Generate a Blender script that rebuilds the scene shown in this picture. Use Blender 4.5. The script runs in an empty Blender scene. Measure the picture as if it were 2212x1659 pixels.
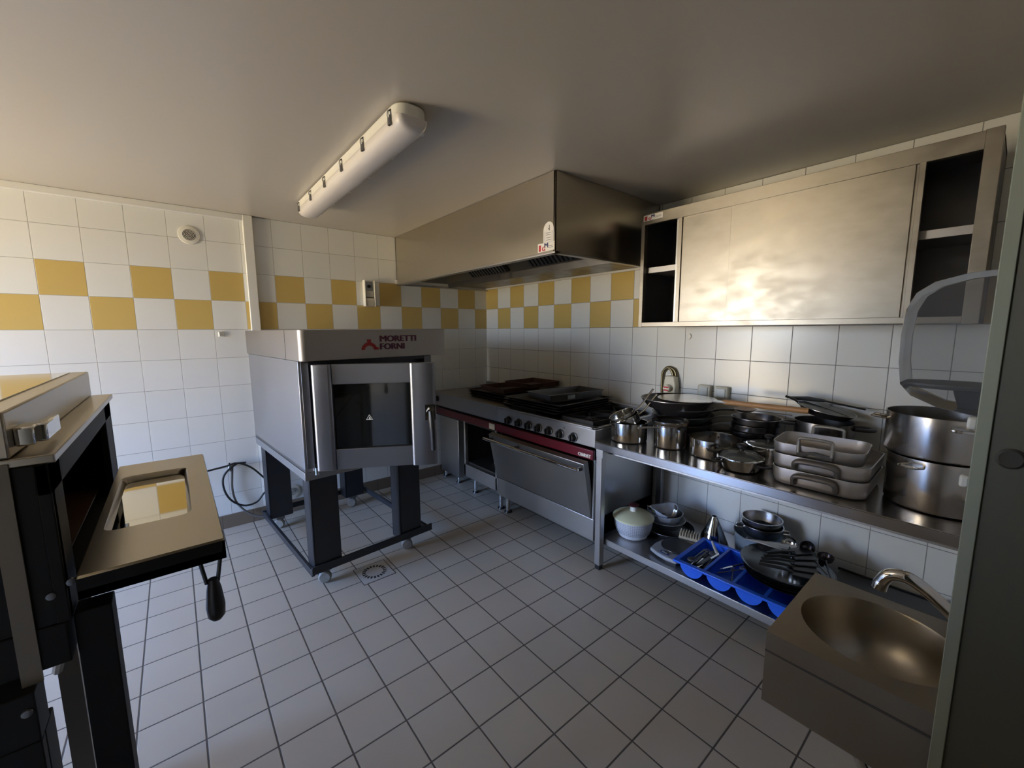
import bpy, bmesh, math, random
from mathutils import Vector, Matrix, Euler
random.seed(7)
sc = bpy.context.scene
COL = sc.collection
D = bpy.data

# ------------------------------------------------------------------ camera
cam_d = D.cameras.new('camera'); cam = D.objects.new('camera', cam_d); COL.objects.link(cam)
yaw, pit, rol = .8856, .1299, -.0053
f = Vector((math.cos(yaw)*math.cos(pit), math.sin(yaw)*math.cos(pit), -math.sin(pit)))
r = Vector((math.sin(yaw), -math.cos(yaw), 0)); u = r.cross(f)
r2 = r*math.cos(rol)+u*math.sin(rol); u2 = -r*math.sin(rol)+u*math.cos(rol)
M = Matrix((r2, u2, -f)).transposed().to_4x4(); M.translation = Vector((-2.576, -3.570, 1.4384))
cam.matrix_world = M
cam_d.sensor_width = 36; cam_d.lens = 890.56/2212*36; cam_d.clip_start = .01
sc.camera = cam

# ------------------------------------------------------------------ sky, daylight, exposure
sc.view_settings.view_transform = 'Standard'; sc.view_settings.look = 'None'
sc.view_settings.gamma = 1; sc.view_settings.use_curve_mapping = False
sc.view_settings.exposure = 1.1
W = D.worlds.new('daylight'); sc.world = W; W.use_nodes = True
nt = W.node_tree; nt.nodes.clear()
tc = nt.nodes.new('ShaderNodeTexCoord'); sp = nt.nodes.new('ShaderNodeSeparateXYZ')
mr = nt.nodes.new('ShaderNodeMapRange'); mr.inputs[1].default_value = -1; mr.inputs[2].default_value = 1
cr = nt.nodes.new('ShaderNodeValToRGB'); bg = nt.nodes.new('ShaderNodeBackground'); wo = nt.nodes.new('ShaderNodeOutputWorld')
nt.links.new(tc.outputs['Generated'], sp.inputs[0]); nt.links.new(sp.outputs[2], mr.inputs[0]); nt.links.new(mr.outputs[0], cr.inputs[0])
nt.links.new(cr.outputs[0], bg.inputs[0]); nt.links.new(bg.outputs[0], wo.inputs[0])
els = cr.color_ramp.elements
els[0].position = 0.0; els[0].color = (.52, .41, .25, 1)      # sunlit ground outside
els[1].position = 1.0; els[1].color = (.08, .27, .95, 1)      # blue sky
e = els.new(.47); e.color = (.53, .43, .27, 1)
e = els.new(.53); e.color = (.54, .64, .76, 1)
e = els.new(.62); e.color = (.24, .45, .95, 1)
bg.inputs[1].default_value = 18.0
WX = -5.3                                   # left wall inner face
WY0, WY1, WZ0, WZ1 = -1.40, -.15, .06, 2.12  # window opening
pl = D.lights.new('window_portal', 'AREA'); pl.shape = 'RECTANGLE'; pl.size = WY1-WY0; pl.size_y = WZ1-WZ0
pl.cycles.is_portal = True
po = D.objects.new('window_portal', pl); COL.objects.link(po)
po.location = (WX-.06, (WY0+WY1)/2, (WZ0+WZ1)/2)
po.rotation_euler = Vector((1, 0, 0)).to_track_quat('-Z', 'Z').to_euler()

# ------------------------------------------------------------------ materials
def mat(name, col, rough=.5, metal=0, noise=0, nscale=20, rvar=0, bump=0, bscale=60, col2=None, spec=None, stretch=None, coat=0, distort=0):
    m = D.materials.new(name); m.use_nodes = True; n = m.node_tree; b = n.nodes['Principled BSDF']
    b.inputs['Base Color'].default_value = (*col, 1); b.inputs['Roughness'].default_value = rough; b.inputs['Metallic'].default_value = metal
    if spec is not None: b.inputs['Specular IOR Level'].default_value = spec
    if coat: b.inputs['Coat Weight'].default_value = coat
    if noise or rvar or bump:
        g = n.nodes.new('ShaderNodeTexCoord'); mp = n.nodes.new('ShaderNodeMapping'); n.links.new(g.outputs['Object'], mp.inputs[0])
        if stretch: mp.inputs['Scale'].default_value = stretch
        t = n.nodes.new('ShaderNodeTexNoise'); t.inputs['Scale'].default_value = nscale; t.inputs['Detail'].default_value = 5; t.inputs['Distortion'].default_value = distort; n.links.new(mp.outputs[0], t.inputs[0])
        if noise:
            c = n.nodes.new('ShaderNodeValToRGB'); c.color_ramp.elements[0].position = .25; c.color_ramp.elements[1].position = .75
            a = col2 if col2 else tuple(x*(1-noise) for x in col)
            c.color_ramp.elements[0].color = (*a, 1); c.color_ramp.elements[1].color = (*col, 1)
            n.links.new(t.outputs[0], c.inputs[0]); n.links.new(c.outputs[0], b.inputs['Base Color'])
        if rvar:
            q = n.nodes.new('ShaderNodeMapRange'); q.inputs[1].default_value = .2; q.inputs[2].default_value = .8; q.interpolation_type = 'SMOOTHSTEP'
            q.inputs[3].default_value = max(rough-rvar, .03); q.inputs[4].default_value = rough+rvar
            n.links.new(t.outputs[0], q.inputs[0]); n.links.new(q.outputs[0], b.inputs['Roughness'])
        if bump:
            t2 = n.nodes.new('ShaderNodeTexNoise'); t2.inputs['Scale'].default_value = bscale; n.links.new(mp.outputs[0], t2.inputs[0])
            bp = n.nodes.new('ShaderNodeBump'); bp.inputs['Strength'].default_value = bump; bp.inputs['Distance'].default_value = .002
            n.links.new(t2.outputs[0], bp.inputs['Height']); n.links.new(bp.outputs[0], b.inputs['Normal'])
    return m

S = .2
ROW0 = 1.4539
def tile_mat(name, axis, off, size, base, grout, gw, z0=None, yellow=None, phase=0, rough=.22, vary=.04, voff=0):
    """square tiles; axis = world axis the columns run along ('x' or 'y'), rows run along z (or y for the floor)"""
    m = D.materials.new(name); m.use_nodes = True; n = m.node_tree; L = n.links.new; b = n.nodes['Principled BSDF']
    g = n.nodes.new('ShaderNodeNewGeometry'); s = n.nodes.new('ShaderNodeSeparateXYZ'); L(g.outputs['Position'], s.inputs[0])
    def mth(op, a, bb=None, c=None):
        k = n.nodes.new('ShaderNodeMath'); k.operation = op
        for i, v in enumerate((a, bb, c)):
            if v is None: continue
            if isinstance(v, (int, float)): k.inputs[i].default_value = v
            else: L(v, k.inputs[i])
        return k.outputs[0]
    uu = mth('SUBTRACT', mth('DIVIDE', s.outputs[0 if axis == 'x' else 1], -size), off)
    vv = mth('DIVIDE', mth('SUBTRACT', s.outputs[2 if z0 is not None else 1], z0 if z0 is not None else voff), size)
    def edge(w):
        fr = mth('FRACT', w); return mth('MINIMUM', fr, mth('SUBTRACT', 1.0, fr))
    d = mth('MINIMUM', edge(uu), edge(vv))
    mask = n.nodes.new('ShaderNodeMapRange'); mask.interpolation_type = 'SMOOTHSTEP'
    h = gw/size/2; mask.inputs[1].default_value = h*.6; mask.inputs[2].default_value = h*1.5; L(d, mask.inputs[0])
    iu = mth('FLOOR', uu); iv = mth('FLOOR', vv)
    cmb = n.nodes.new('ShaderNodeCombineXYZ'); L(iu, cmb.inputs[0]); L(iv, cmb.inputs[1])
    wn = n.nodes.new('ShaderNodeTexWhiteNoise'); wn.noise_dimensions = '2D'; L(cmb.outputs[0], wn.inputs[0])
    hs = n.nodes.new('ShaderNodeHueSaturation'); L(mth('ADD', 1-vary/2, mth('MULTIPLY', wn.outputs[0], vary)), hs.inputs['Value'])
    if yellow:
        # row 0 yellow when (iu+phase) odd, row 1 yellow when even
        inrow = mth('MULTIPLY', mth('GREATER_THAN', iv, -.5), mth('LESS_THAN', iv, 1.5))
        par = mth('FLOORED_MODULO', mth('ADD', mth('ADD', iu, iv), phase), 2.0)
        y = mth('MULTIPLY', inrow, mth('GREATER_THAN', par, .5))
        mx = n.nodes.new('ShaderNodeMix'); mx.data_type = 'RGBA'; L(y, mx.inputs[0]); mx.inputs[6].default_value = (*base, 1); mx.inputs[7].default_value = (*yellow, 1)
        L(mx.outputs[2], hs.inputs['Color'])
    else:
        # faint dirt
        t = n.nodes.new('ShaderNodeTexNoise'); t.inputs['Scale'].default_value = 2.3; t.inputs['Detail'].default_value = 6; L(g.outputs['Position'], t.inputs[0])
        mx = n.nodes.new('ShaderNodeMix'); mx.data_type = 'RGBA'; L(mth('MULTIPLY', t.outputs[0], .6), mx.inputs[0]); mx.inputs[6].default_value = (*base, 1); mx.inputs[7].default_value = (*[c*.72 for c in base], 1)
        L(mx.outputs[2], hs.inputs['Color'])
    fin = n.nodes.new('ShaderNodeMix'); fin.data_type = 'RGBA'; L(mask.outputs[0], fin.inputs[0]); fin.inputs[6].default_value = (*grout, 1); L(hs.outputs[0], fin.inputs[7])
    L(fin.outputs[2], b.inputs['Base Color'])
    rr = n.nodes.new('ShaderNodeMapRange'); rr.inputs[3].default_value = .8; rr.inputs[4].default_value = rough; L(mask.outputs[0], rr.inputs[0]); L(rr.outputs[0], b.inputs['Roughness'])
    bp = n.nodes.new('ShaderNodeBump'); bp.inputs['Strength'].default_value = .6; bp.inputs['Distance'].default_value = .0015; L(mask.outputs[0], bp.inputs['Height']); L(bp.outputs[0], b.inputs['Normal'])
    return m

WHITE_T = (.76, .76, .72); YEL = (.60, .43, .14)
M_back = tile_mat('tiles_back', 'x', .7282, S, WHITE_T, (.40, .39, .36), .0026, z0=ROW0, yellow=YEL, phase=0)
M_right = tile_mat('tiles_right', 'y', .9928, S, WHITE_T, (.27, .27, .26), .0032, z0=ROW0, yellow=YEL, phase=1)
M_plainx = tile_mat('tiles_front', 'x', .4, S, WHITE_T, (.40, .39, .36), .0026, z0=ROW0, yellow=YEL, phase=0)
M_left = tile_mat('tiles_left', 'y', .3, S, WHITE_T, (.40, .39, .36), .0026, z0=ROW0, yellow=YEL, phase=0)
M_floor = tile_mat('tiles_floor', 'x', 3.4725, .1933, (.51, .445, .35), (.085, .07, .055), .0055, voff=-1.878, rough=.38, vary=.07)
M_ceil = mat('ceiling_paint', (.49, .45, .385), .30, bump=.05, bscale=90)
M_trim = mat('white_trim', (.74, .73, .68), .4)
M_skirt = tile_mat('skirting_tiles', 'x', .45, .1933, (.20, .15, .105), (.09, .07, .05), .004, voff=0, rough=.35)
M_frame = mat('painted_door_frame', (.085, .080, .052), .5, bump=.15, bscale=40)
M_plaster = mat('plaster', (.5, .48, .43), .8)
STEEL = mat('stainless_steel', (.50, .49, .48), .34, 1, noise=.05, nscale=4, rvar=.02)
STEEL_M = mat('matte_steel', (.42, .40, .38), .42, 1, noise=.05, nscale=4, rvar=.03)
STEEL_HOOD = mat('hood_steel', (.60, .55, .47), .27, 1, noise=.05, nscale=2)
STEEL_CAB = mat('smeared_steel', (.37, .335, .285), .38, 1, noise=.22, nscale=9, rvar=.08, stretch=(1, 1, 2.2))
STEEL_D = mat('dark_steel', (.20, .20, .21), .38, 1, noise=.2, nscale=12, rvar=.1)
STEEL_BR = mat('worn_oven_steel', (.46, .42, .35), .28, 1, noise=.10, nscale=5)
BLACKO = mat('black_oven_enamel', (.006, .006, .006), .55, spec=.25)
CHROME = mat('chrome', (.78, .78, .78), .08, 1)
POT = mat('pot_steel', (.60, .59, .57), .17, 1, noise=.1, nscale=10, rvar=.05)
ALU = mat('cast_aluminium', (.60, .58, .56), .42, .9, noise=.12, nscale=8, rvar=.1)
ALU_P = mat('aluminium_sheet', (.72, .72, .72), .22, 1, noise=.1, nscale=8, rvar=.08)
BLACK = mat('black_plastic', (.012, .012, .013), .35)
BLACKM = mat('black_enamel', (.018, .017, .018), .28, noise=.3, nscale=9)
BLACKP = mat('black_painted_steel', (.030, .032, .036), .45, noise=.3, nscale=14)
CASTIRON = mat('cast_iron', (.03, .028, .027), .5, .5)
DARKIN = mat('dark_interior', (.012, .011, .010), .7)
RUST = mat('rusty_pan', (.16, .085, .065), .5, .6, noise=.6, nscale=12, rvar=.1)
RUSTD = mat('dark_baked_tray', (.055, .035, .030), .42, .7, noise=.5, nscale=14, rvar=.1)
RED = mat('red_enamel', (.115, .004, .014), .28)
REDDARK = mat('dark_red_enamel', (.085, .006, .010), .3)
WHITEP = mat('white_plastic', (.74, .72, .64), .35)
CREAM = mat('cream_plastic', (.66, .62, .50), .35)
YELP = mat('pale_yellow_plastic', (.66, .66, .44), .35)
GREYP = mat('grey_plastic', (.34, .36, .40), .4)
BLUEP = mat('blue_plastic', (.02, .13, .78), .32)
WOOD = mat('light_wood', (.55, .30, .13), .5, noise=.3, nscale=10, stretch=(14, 2, 14))
BRISTLE = mat('bristle_wood', (.55, .46, .33), .6, noise=.3, nscale=30)
BRASS = mat('aged_copper', (.20, .17, .10), .3, 1, noise=.3, nscale=40)
RUBBER = mat('black_rubber', (.010, .010, .010), .5)
HOSEG = mat('grey_hose', (.12, .11, .10), .5)
PAPER = mat('sticker_white', (.82, .79, .73), .5)
INKR = mat('ink_red', (.50, .03, .03), .5)
INKB = mat('ink_navy', (.02, .03, .12), .5)
INKK = mat('ink_black', (.02, .02, .02), .5)
INKG = mat('ink_grey', (.33, .32, .31), .5)
LOGOR = mat('logo_red', (.34, .02, .02), .5)
LOGOP = mat('logo_purple', (.09, .015, .05), .5)
LENSM = mat('frosted_diffuser', (.66, .62, .58), .25)
GROUTW = mat('white_silicone', (.7, .68, .62), .5)
BINW = mat('caster_white', (.30, .27, .23), .5, noise=.4, nscale=60)

def clear_mat(name, tint, gloss=.12, rough=.06, dens=.25):
    """thin clear plastic shell: mostly see-through with a glossy skin"""
    m = D.materials.new(name); m.use_nodes = True; n = m.node_tree; L = n.links.new
    b = n.nodes['Principled BSDF']; b.inputs['Base Color'].default_value = (*tint, 1); b.inputs['Roughness'].default_value = .5; b.inputs['Specular IOR Level'].default_value = .2
    tr = n.nodes.new('ShaderNodeBsdfTransparent'); tr.inputs[0].default_value = (*[min(1, .6+.4*t) for t in tint], 1)
    gl = n.nodes.new('ShaderNodeBsdfGlossy'); gl.inputs['Roughness'].default_value = rough; gl.inputs['Color'].default_value = (.9, .9, .9, 1)
    fr = n.nodes.new('ShaderNodeFresnel'); fr.inputs[0].default_value = 1.4
    m1 = n.nodes.new('ShaderNodeMixShader'); m1.inputs[0].default_value = dens; L(tr.outputs[0], m1.inputs[1]); L(b.outputs[0], m1.inputs[2])
    m2 = n.nodes.new('ShaderNodeMixShader'); L(fr.outputs[0], m2.inputs[0]); L(m1.outputs[0], m2.inputs[1]); L(gl.outputs[0], m2.inputs[2])
    L(m2.outputs[0], n.nodes['Material Output'].inputs[0])
    return m
CLEAR = clear_mat('clear_plastic', (.75, .80, .86), dens=.22)
SMOKE = clear_mat('smoked_clear_plastic', (.45, .46, .48), dens=.13)
GLASS = clear_mat('glass_lid', (.7, .75, .7), dens=.12, rough=.03)
DARKGLASS = mat('dark_oven_glass', (.010, .010, .009), .06, coat=.3)

# ------------------------------------------------------------------ mesh helpers
class MB:
    def __init__(s): s.bm = bmesh.new()
    def box(s, x0, x1, y0, y1, z0, z1, M=None):
        v = [s.bm.verts.new((x, y, z)) for x in (x0, x1) for y in (y0, y1) for z in (z0, z1)]
        for q in ((0, 1, 3, 2), (4, 6, 7, 5), (0, 4, 5, 1), (2, 3, 7, 6), (0, 2, 6, 4), (1, 5, 7, 3)): s.bm.faces.new([v[i] for i in q])
        if M: bmesh.ops.transform(s.bm, matrix=M, verts=v)
        return s
    def quadslab(s, pts, d):
        """polygon pts (3D) extruded by vector d"""
        a = [s.bm.verts.new(p) for p in pts]; d = Vector(d); b = [s.bm.verts.new(Vector(p)+d) for p in pts]; n = len(pts)
        s.bm.faces.new(a); s.bm.faces.new(b[::-1])
        for i in range(n): s.bm.faces.new((a[i], b[i], b[(i+1) % n], a[(i+1) % n]))
        return s
    def lathe(s, prof, c=(0, 0, 0), seg=40, M=None, close=False):
        rings = []
        vs = []
        for (rr, z) in prof:
            if rr < 1e-5: ring = [s.bm.verts.new((c[0], c[1], c[2]+z))]
            else: ring = [s.bm.verts.new((c[0]+rr*math.cos(2*math.pi*i/seg), c[1]+rr*math.sin(2*math.pi*i/seg), c[2]+z)) for i in range(seg)]
            rings.append(ring); vs += ring
        pairs = list(zip(rings, rings[1:]))
        if close: pairs.append((rings[-1], rings[0]))
        for a, b in pairs:
            if len(a) == 1 and len(b) == 1: continue
            for i in range(seg):
                j = (i+1) % seg
                if len(a) == 1: s.bm.faces.new((a[0], b[j], b[i]))
                elif len(b) == 1: s.bm.faces.new((a[i], a[j], b[0]))
                else: s.bm.faces.new((a[i], a[j], b[j], b[i]))
        if M: bmesh.ops.transform(s.bm, matrix=M, verts=vs)
        return s
    def cyl(s, p0, p1, r0, r1=None, seg=20):
        r1 = r0 if r1 is None else r1; p0 = Vector(p0); p1 = Vector(p1); L = (p1-p0).length
        Mx = Matrix.Translation(p0) @ (p1-p0).to_track_quat('Z', 'Y').to_matrix().to_4x4()
        return s.lathe([(0, 0), (r0, 0), (r1, L), (0, L)], seg=seg, M=Mx)
    def tube(s, pts, rad, seg=12, closed=False, flat=1.0):
        pts = [Vector(p) for p in pts]; n = len(pts); rings = []
        up = None
        for i, p in enumerate(pts):
            if closed: t = pts[(i+1) % n]-pts[i-1]
            else: t = pts[min(i+1, n-1)]-pts[max(i-1, 0)]
            t.normalize()
            if up is None:
                up = Vector((0, 0, 1)) if abs(t.z) < .9 else Vector((1, 0, 0))
            a = t.cross(up).normalized(); b = a.cross(t).normalized(); up = b
            rr = rad[i] if isinstance(rad, (list, tuple)) else rad
            rings.append([s.bm.verts.new(p+a*rr*math.cos(2*math.pi*k/seg)+b*rr*flat*math.sin(2*math.pi*k/seg)) for k in range(seg)])
        for i in range(n if closed else n-1):
            A = rings[i]; B = rings[(i+1) % n]
            for k in range(seg): s.bm.faces.new((A[k], A[(k+1) % seg], B[(k+1) % seg], B[k]))
        if not closed:
            s.bm.faces.new(rings[0][::-1]); s.bm.faces.new(rings[-1])
        return s
    def xf(s, M): bmesh.ops.transform(s.bm, matrix=M, verts=s.bm.verts[:]); return s
    def build(s, name, m, parent=None, world=True, bevel=0, sharp=35, seg=2):
        bmesh.ops.recalc_face_normals(s.bm, faces=s.bm.faces[:])
        me = D.meshes.new(name); s.bm.to_mesh(me); s.bm.free()
        if parent is not None and world: me.transform(Matrix.Translation(-Vector(parent.location)))
        me.materials.append(m)
        for p in me.polygons: p.use_smooth = True
        me.set_sharp_from_angle(angle=math.radians(sharp))
        o = D.objects.new(name, me); COL.objects.link(o)
        if parent is not None: o.parent = parent
        if bevel:
            b = o.modifiers.new('bevel', 'BEVEL'); b.width = bevel; b.segments = seg; b.limit_method = 'ANGLE'; b.angle_limit = math.radians(40)
        return o

def smooth_path(ctrl, n=8):
    c = [Vector(p) for p in ctrl]; out = []
    c = [c[0]*2-c[1]]+c+[c[-1]*2-c[-2]]
    for i in range(1, len(c)-2):
        p0, p1, p2, p3 = c[i-1:i+3]
        for k in range(n):
            t = k/n
            out.append(.5*((2*p1)+(-p0+p2)*t+(2*p0-5*p1+4*p2-p3)*t*t+(-p0+3*p1-3*p2+p3)*t**3))
    out.append(c[-2]); return out

def thing(name, label, cat, loc=(0, 0, 0), rz=0, group=None):
    o = D.objects.new(name, None); COL.objects.link(o); o.location = loc; o.rotation_euler = (0, 0, rz)
    o.empty_display_size = .05
    o['label'] = label; o['category'] = cat
    if group: o['group'] = group
    return o
def tag(o, label, cat, group=None):
    o['label'] = label; o['category'] = cat
    if group: o['group'] = group
    return o
def struct(o): o['kind'] = 'structure'; return o
def dup(root, loc, rz=None, label=None):
    q = root.copy(); COL.objects.link(q); q.location = loc
    if rz is not None: q.rotation_euler = (0, 0, rz)
    if label: q['label'] = label
    for ch in list(root.children):
        c = ch.copy(); COL.objects.link(c); c.parent = q
        for g in ch.children:
            d = g.copy(); COL.objects.link(d); d.parent = c
    return q
def text(name, s, size, m, parent, M, extrude=.0004, offset=0, sx=1, bold=0):
    cu = D.curves.new(name, 'FONT'); cu.body = s; cu.size = size; cu.extrude = extrude; cu.offset = offset; cu.resolution_u = 3
    t = D.objects.new(name, cu); COL.objects.link(t); bpy.context.view_layer.update()
    me = D.meshes.new_from_object(t.evaluated_get(bpy.context.evaluated_depsgraph_get())); D.objects.remove(t)
    if bold:
        bm = bmesh.new(); base = me.copy()
        for k in range(5):
            c = base.copy(); c.transform(Matrix.Translation(((k-2)*bold/sx, (k % 2)*bold*.7, k*.00004))); bm.from_mesh(c); D.meshes.remove(c)
        D.meshes.remove(base); bm.to_mesh(me); bm.free()
    me.transform(M @ Matrix.Diagonal((sx, 1, 1, 1))); me.materials.clear(); me.materials.append(m)
    o = D.objects.new(name, me); COL.objects.link(o); o.parent = parent
    return o
def basis(o, x, y):
    """matrix taking text plane (x right, y up) to world axes x,y at o"""
    x = Vector(x).normalized(); y = Vector(y).normalized(); z = x.cross(y)
    m = Matrix((x, y, z)).transposed().to_4x4(); m.translation = Vector(o); return m
def RT(loc, rx=0, ry=0, rz=0): return Matrix.Translation(loc) @ Euler((rx, ry, rz)).to_matrix().to_4x4()
def local(o, M):
    """place a part mesh by matrix relative to its parent"""
    o.data.transform(M); return o

# ------------------------------------------------------------------ room
H = 2.255
struct(MB().box(WX-.3, .2, -5.2, .2, -.12, 0).build('floor', M_floor))
struct(MB().box(WX-.3, .2, -5.2, .2, H, H+.12).build('ceiling', M_ceil))
struct(MB().box(WX-.3, .2, 0, .2, 0, H).build('wall_back', M_back))
struct(MB().box(0, .2, -5.2, 0, 0, H).build('wall_right', M_right))
m = MB()
m.box(WX-.3, WX, -5.2, WY0, 0, H).box(WX-.3, WX, WY1, 0, 0, H).box(WX-.3, WX, WY0, WY1, 0, WZ0).box(WX-.3, WX, WY0, WY1, WZ1, H)
struct(m.build('wall_left', mat('left_wall_paint', (.36, .32, .24), .6)))
m = MB()
m.box(-1.775, 0, -3.80, -3.62, 0, H).box(WX, -2.98, -3.80, -3.62, 0, H).box(-2.98, -1.775, -3.80, -3.62, 2.1, H)
struct(m.build('wall_front', M_plainx))
struct(MB().box(WX, 0, -5.2, -5.0, 0, H).build('wall_rear', M_plaster))
# door frame with a bevelled corner, its lit edge painted in
m = MB().quadslab([(-1.80, -3.559, 0), (-1.80, -3.84, 0), (-1.70, -3.84, 0), (-1.70, -3.80, 0), (-1.775, -3.80, 0), (-1.775, -3.548, 0), (-1.797, -3.548, 0)], (0, 0, 2.12))
m.box(-2.98, -1.775, -3.84, -3.60, 2.08, 2.12).box(-2.98, -2.955, -3.84, -3.60, 0, 2.08)
fr = struct(m.build('door_1', M_frame, bevel=.002))
m = MB().lathe([(0, 0), (.0125, 0), (.0125, .002), (.010, .004), (0, .003)], M=basis((-1.80, -3.578, 1.28), (0, -1, 0), (0, 0, 1)) @ Matrix.Identity(4), seg=24)
m.build('frame_plug', mat('worn_plug', (.05, .045, .035), .6), fr)
MB().box(-1.8025, -1.796, -3.560, -3.5465, 0, 2.10).build('edge_highlight', mat('pale_edge_highlight', (.32, .34, .26), .5), fr, bevel=.001)  # pale strip painted in for the light the bevelled edge catches
for z in (1.316, 1.238): MB().box(-1.789, -1.779, -3.548, -3.538, z-.008, z+.008).build('strike_lug', WHITEP, fr, bevel=.003)
# window frame
m = MB()
for (a, b, c, d) in ((WY0, WY0+.05, WZ0, WZ1), (WY1-.05, WY1, WZ0, WZ1), (WY0, WY1, WZ0, WZ0+.05), (WY0, WY1, WZ1-.05, WZ1)): m.box(WX-.14, WX-.08, a, b, c, d)
struct(m.build('window_1', M_trim, bevel=.003))
# trims and skirting on the back wall
struct(MB().box(WX, -2.125, -.03, 0, H-.04, H).build('trim_1', M_trim, bevel=.003))
struct(MB().box(-2.125, -2.065, -.032, 0, .1, H).build('trim_2', M_trim, bevel=.004))
struct(MB().box(-1.0, 0, -.018, 0, 1.852, 1.884).box(-.018, 0, -2.08, -.018, 1.852, 1.884).build('trim_3', M_trim, bevel=.002))
struct(MB().box(WX, -.02, -.012, 0, 0, .1).build('baseboard_back', M_skirt, bevel=.002))
struct(MB().box(-.012, 0, -3.62, -.0, 0, .1).build('baseboard_right', M_skirt, bevel=.002))

# floor drain
t = thing('floor_drain', 'square steel floor drain with a ring of slots, in the tiles before the wheeled oven', 'floor drain', (-1.757, -1.25, 0))
m = MB(); n = 48
m.box(-.0915, .0915, -.0915, .0915, .0, .0022)
m.build('drain_plate', mat('drain_ceramic', (.46, .42, .36), .35), t, world=False, bevel=.001)
MB().box(-.0965, .0965, -.0965, .0965, 0, .0012).build('drain_surround', mat('drain_gap', (.10, .08, .06), .7), t, world=False)
m = MB()
for k in range(20):
    a = 2*math.pi*k/20; Mx = Matrix.Rotation(a, 4, 'Z')
    m.box(.050, .070, -.0055, .0055, .0018, .0028, M=Mx)
m.build('slot_ring', DARKIN, t, world=False)

# ------------------------------------------------------------------ ceiling light
t = thing('ceiling_light', 'long white fluorescent batten light clipped to the ceiling', 'ceiling light', (-1.83, -1.34, H))
def stadium(w, L, rr, z0, z1, mb):
    pts = []
    for (cx, cy, a0) in ((w-rr, L-rr, 0), (-w+rr, L-rr, 90), (-w+rr, -L+rr, 180), (w-rr, -L+rr, 270)):
        for k in range(7):
            a = math.radians(a0+15*k); pts.append((cx+rr*math.cos(a), cy+rr*math.sin(a), z0))
    return mb.quadslab(pts, (0, 0, z1-z0))
stadium(.062, .765, .05, -.055, -.006, MB()).build('housing', WHITEP, t, world=False, bevel=.006)
m = MB(); rows = []
prof = [(.062, -.048), (.062, -.060), (.057, -.076), (.044, -.089), (.022, -.096), (0, -.097)]
prof = prof+[(-a, b) for a, b in prof[-2::-1]]
ys = [(-.765, .35), (-.76, .72), (-.745, .9), (-.72, 1), (.72, 1), (.745, .9), (.76, .72), (.765, .35)]
for y, k in ys:
    rows.append([m.bm.verts.new((a*(.55+.45*k), y, -.05+(b+.05)*k)) for a, b in prof])
for A, B in zip(rows, rows[1:]):
    for i in range(len(A)-1): m.bm.faces.new((A[i], A[i+1], B[i+1], B[i]))
m.bm.faces.new(rows[0]); m.bm.faces.new(rows[-1][::-1])
m.build('diffuser', LENSM, t, world=False, sharp=50)
for sd in (-1, 1):
    for k in range(6):
        y = -.70+k*.28
        m = MB(); m.tube([(sd*.061, y, -.018), (sd*.071, y, -.026), (sd*.072, y, -.040), (sd*.066, y, -.050), (sd*.067, y, -.066)], .0075, seg=6, flat=.35)
        m.box(sd*.066-.004, sd*.066+.004, y-.009, y+.009, -.072, -.040)
        m.build('clip', STEEL_D if sd < 0 else WHITEP, t, world=False)
for y in (-.6, .6): MB().box(-.02, .02, y-.03, y+.03, -.007, 0).build('mounting_bracket', WHITEP, t, world=False)

# ------------------------------------------------------------------ extractor hood
HX, HY, HZ = -.985, -1.983, 1.845
t = thing('extractor_hood', 'big box-shaped stainless steel extractor hood above the cooking range', 'extractor hood', (HX/2, HY/2, HZ))
m = MB()
m.box(HX, HX+.012, HY, -.003, HZ, H-.002).box(HX, -.003, HY, HY+.012, HZ, H-.002).box(HX, -.003, -.015, -.003, HZ, H-.002).box(-.015, -.003, HY, 0-.003, HZ+.045, H-.002)
m.box(HX+.012, -.015, HY+.012, -.015, H-.03, H-.002)
m.build('hood_shell', STEEL_HOOD, t, bevel=.002)
m = MB()   # bottom lip rail round the opening
m.box(HX-.004, HX+.035, HY-.004, -.003, HZ-.006, HZ+.006).box(HX, -.003, HY-.004, HY+.03, HZ-.006, HZ+.006).box(HX, -.003, -.03, -.003, HZ-.006, HZ+.006)
m.build('bottom_lip', STEEL, t, bevel=.002)
m = MB().quadslab([(-.46, HY+.012, HZ+.02), (-.46, -.015, HZ+.02), (-.03, -.015, HZ+.02), (-.03, HY+.012, HZ+.02)], (0, 0, .012))
m.quadslab([(-.46, HY+.012, HZ), (-.46, -.015, HZ), (-.47, -.015, HZ+.05), (-.47, HY+.012, HZ+.05)], (.008, 0, 0))
m.build('grease_trough', STEEL_D, t)
p0, p1 = Vector((-.47, 0, HZ+.045)), Vector((-.80, 0, H-.06))
m = MB().quadslab([(p0.x, HY+.012, p0.z), (p0.x, -.015, p0.z), (p1.x, -.015, p1.z), (p1.x, HY+.012, p1.z)], (.01, 0, .01))
m.build('baffle_panel', mat('greasy_baffle', (.22, .20, .17), .42, .9), t)
sl = (p1-p0).normalized(); nrm = Vector((sl.z, 0, -sl.x)); nrm = -nrm if nrm.z > 0 else nrm
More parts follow.
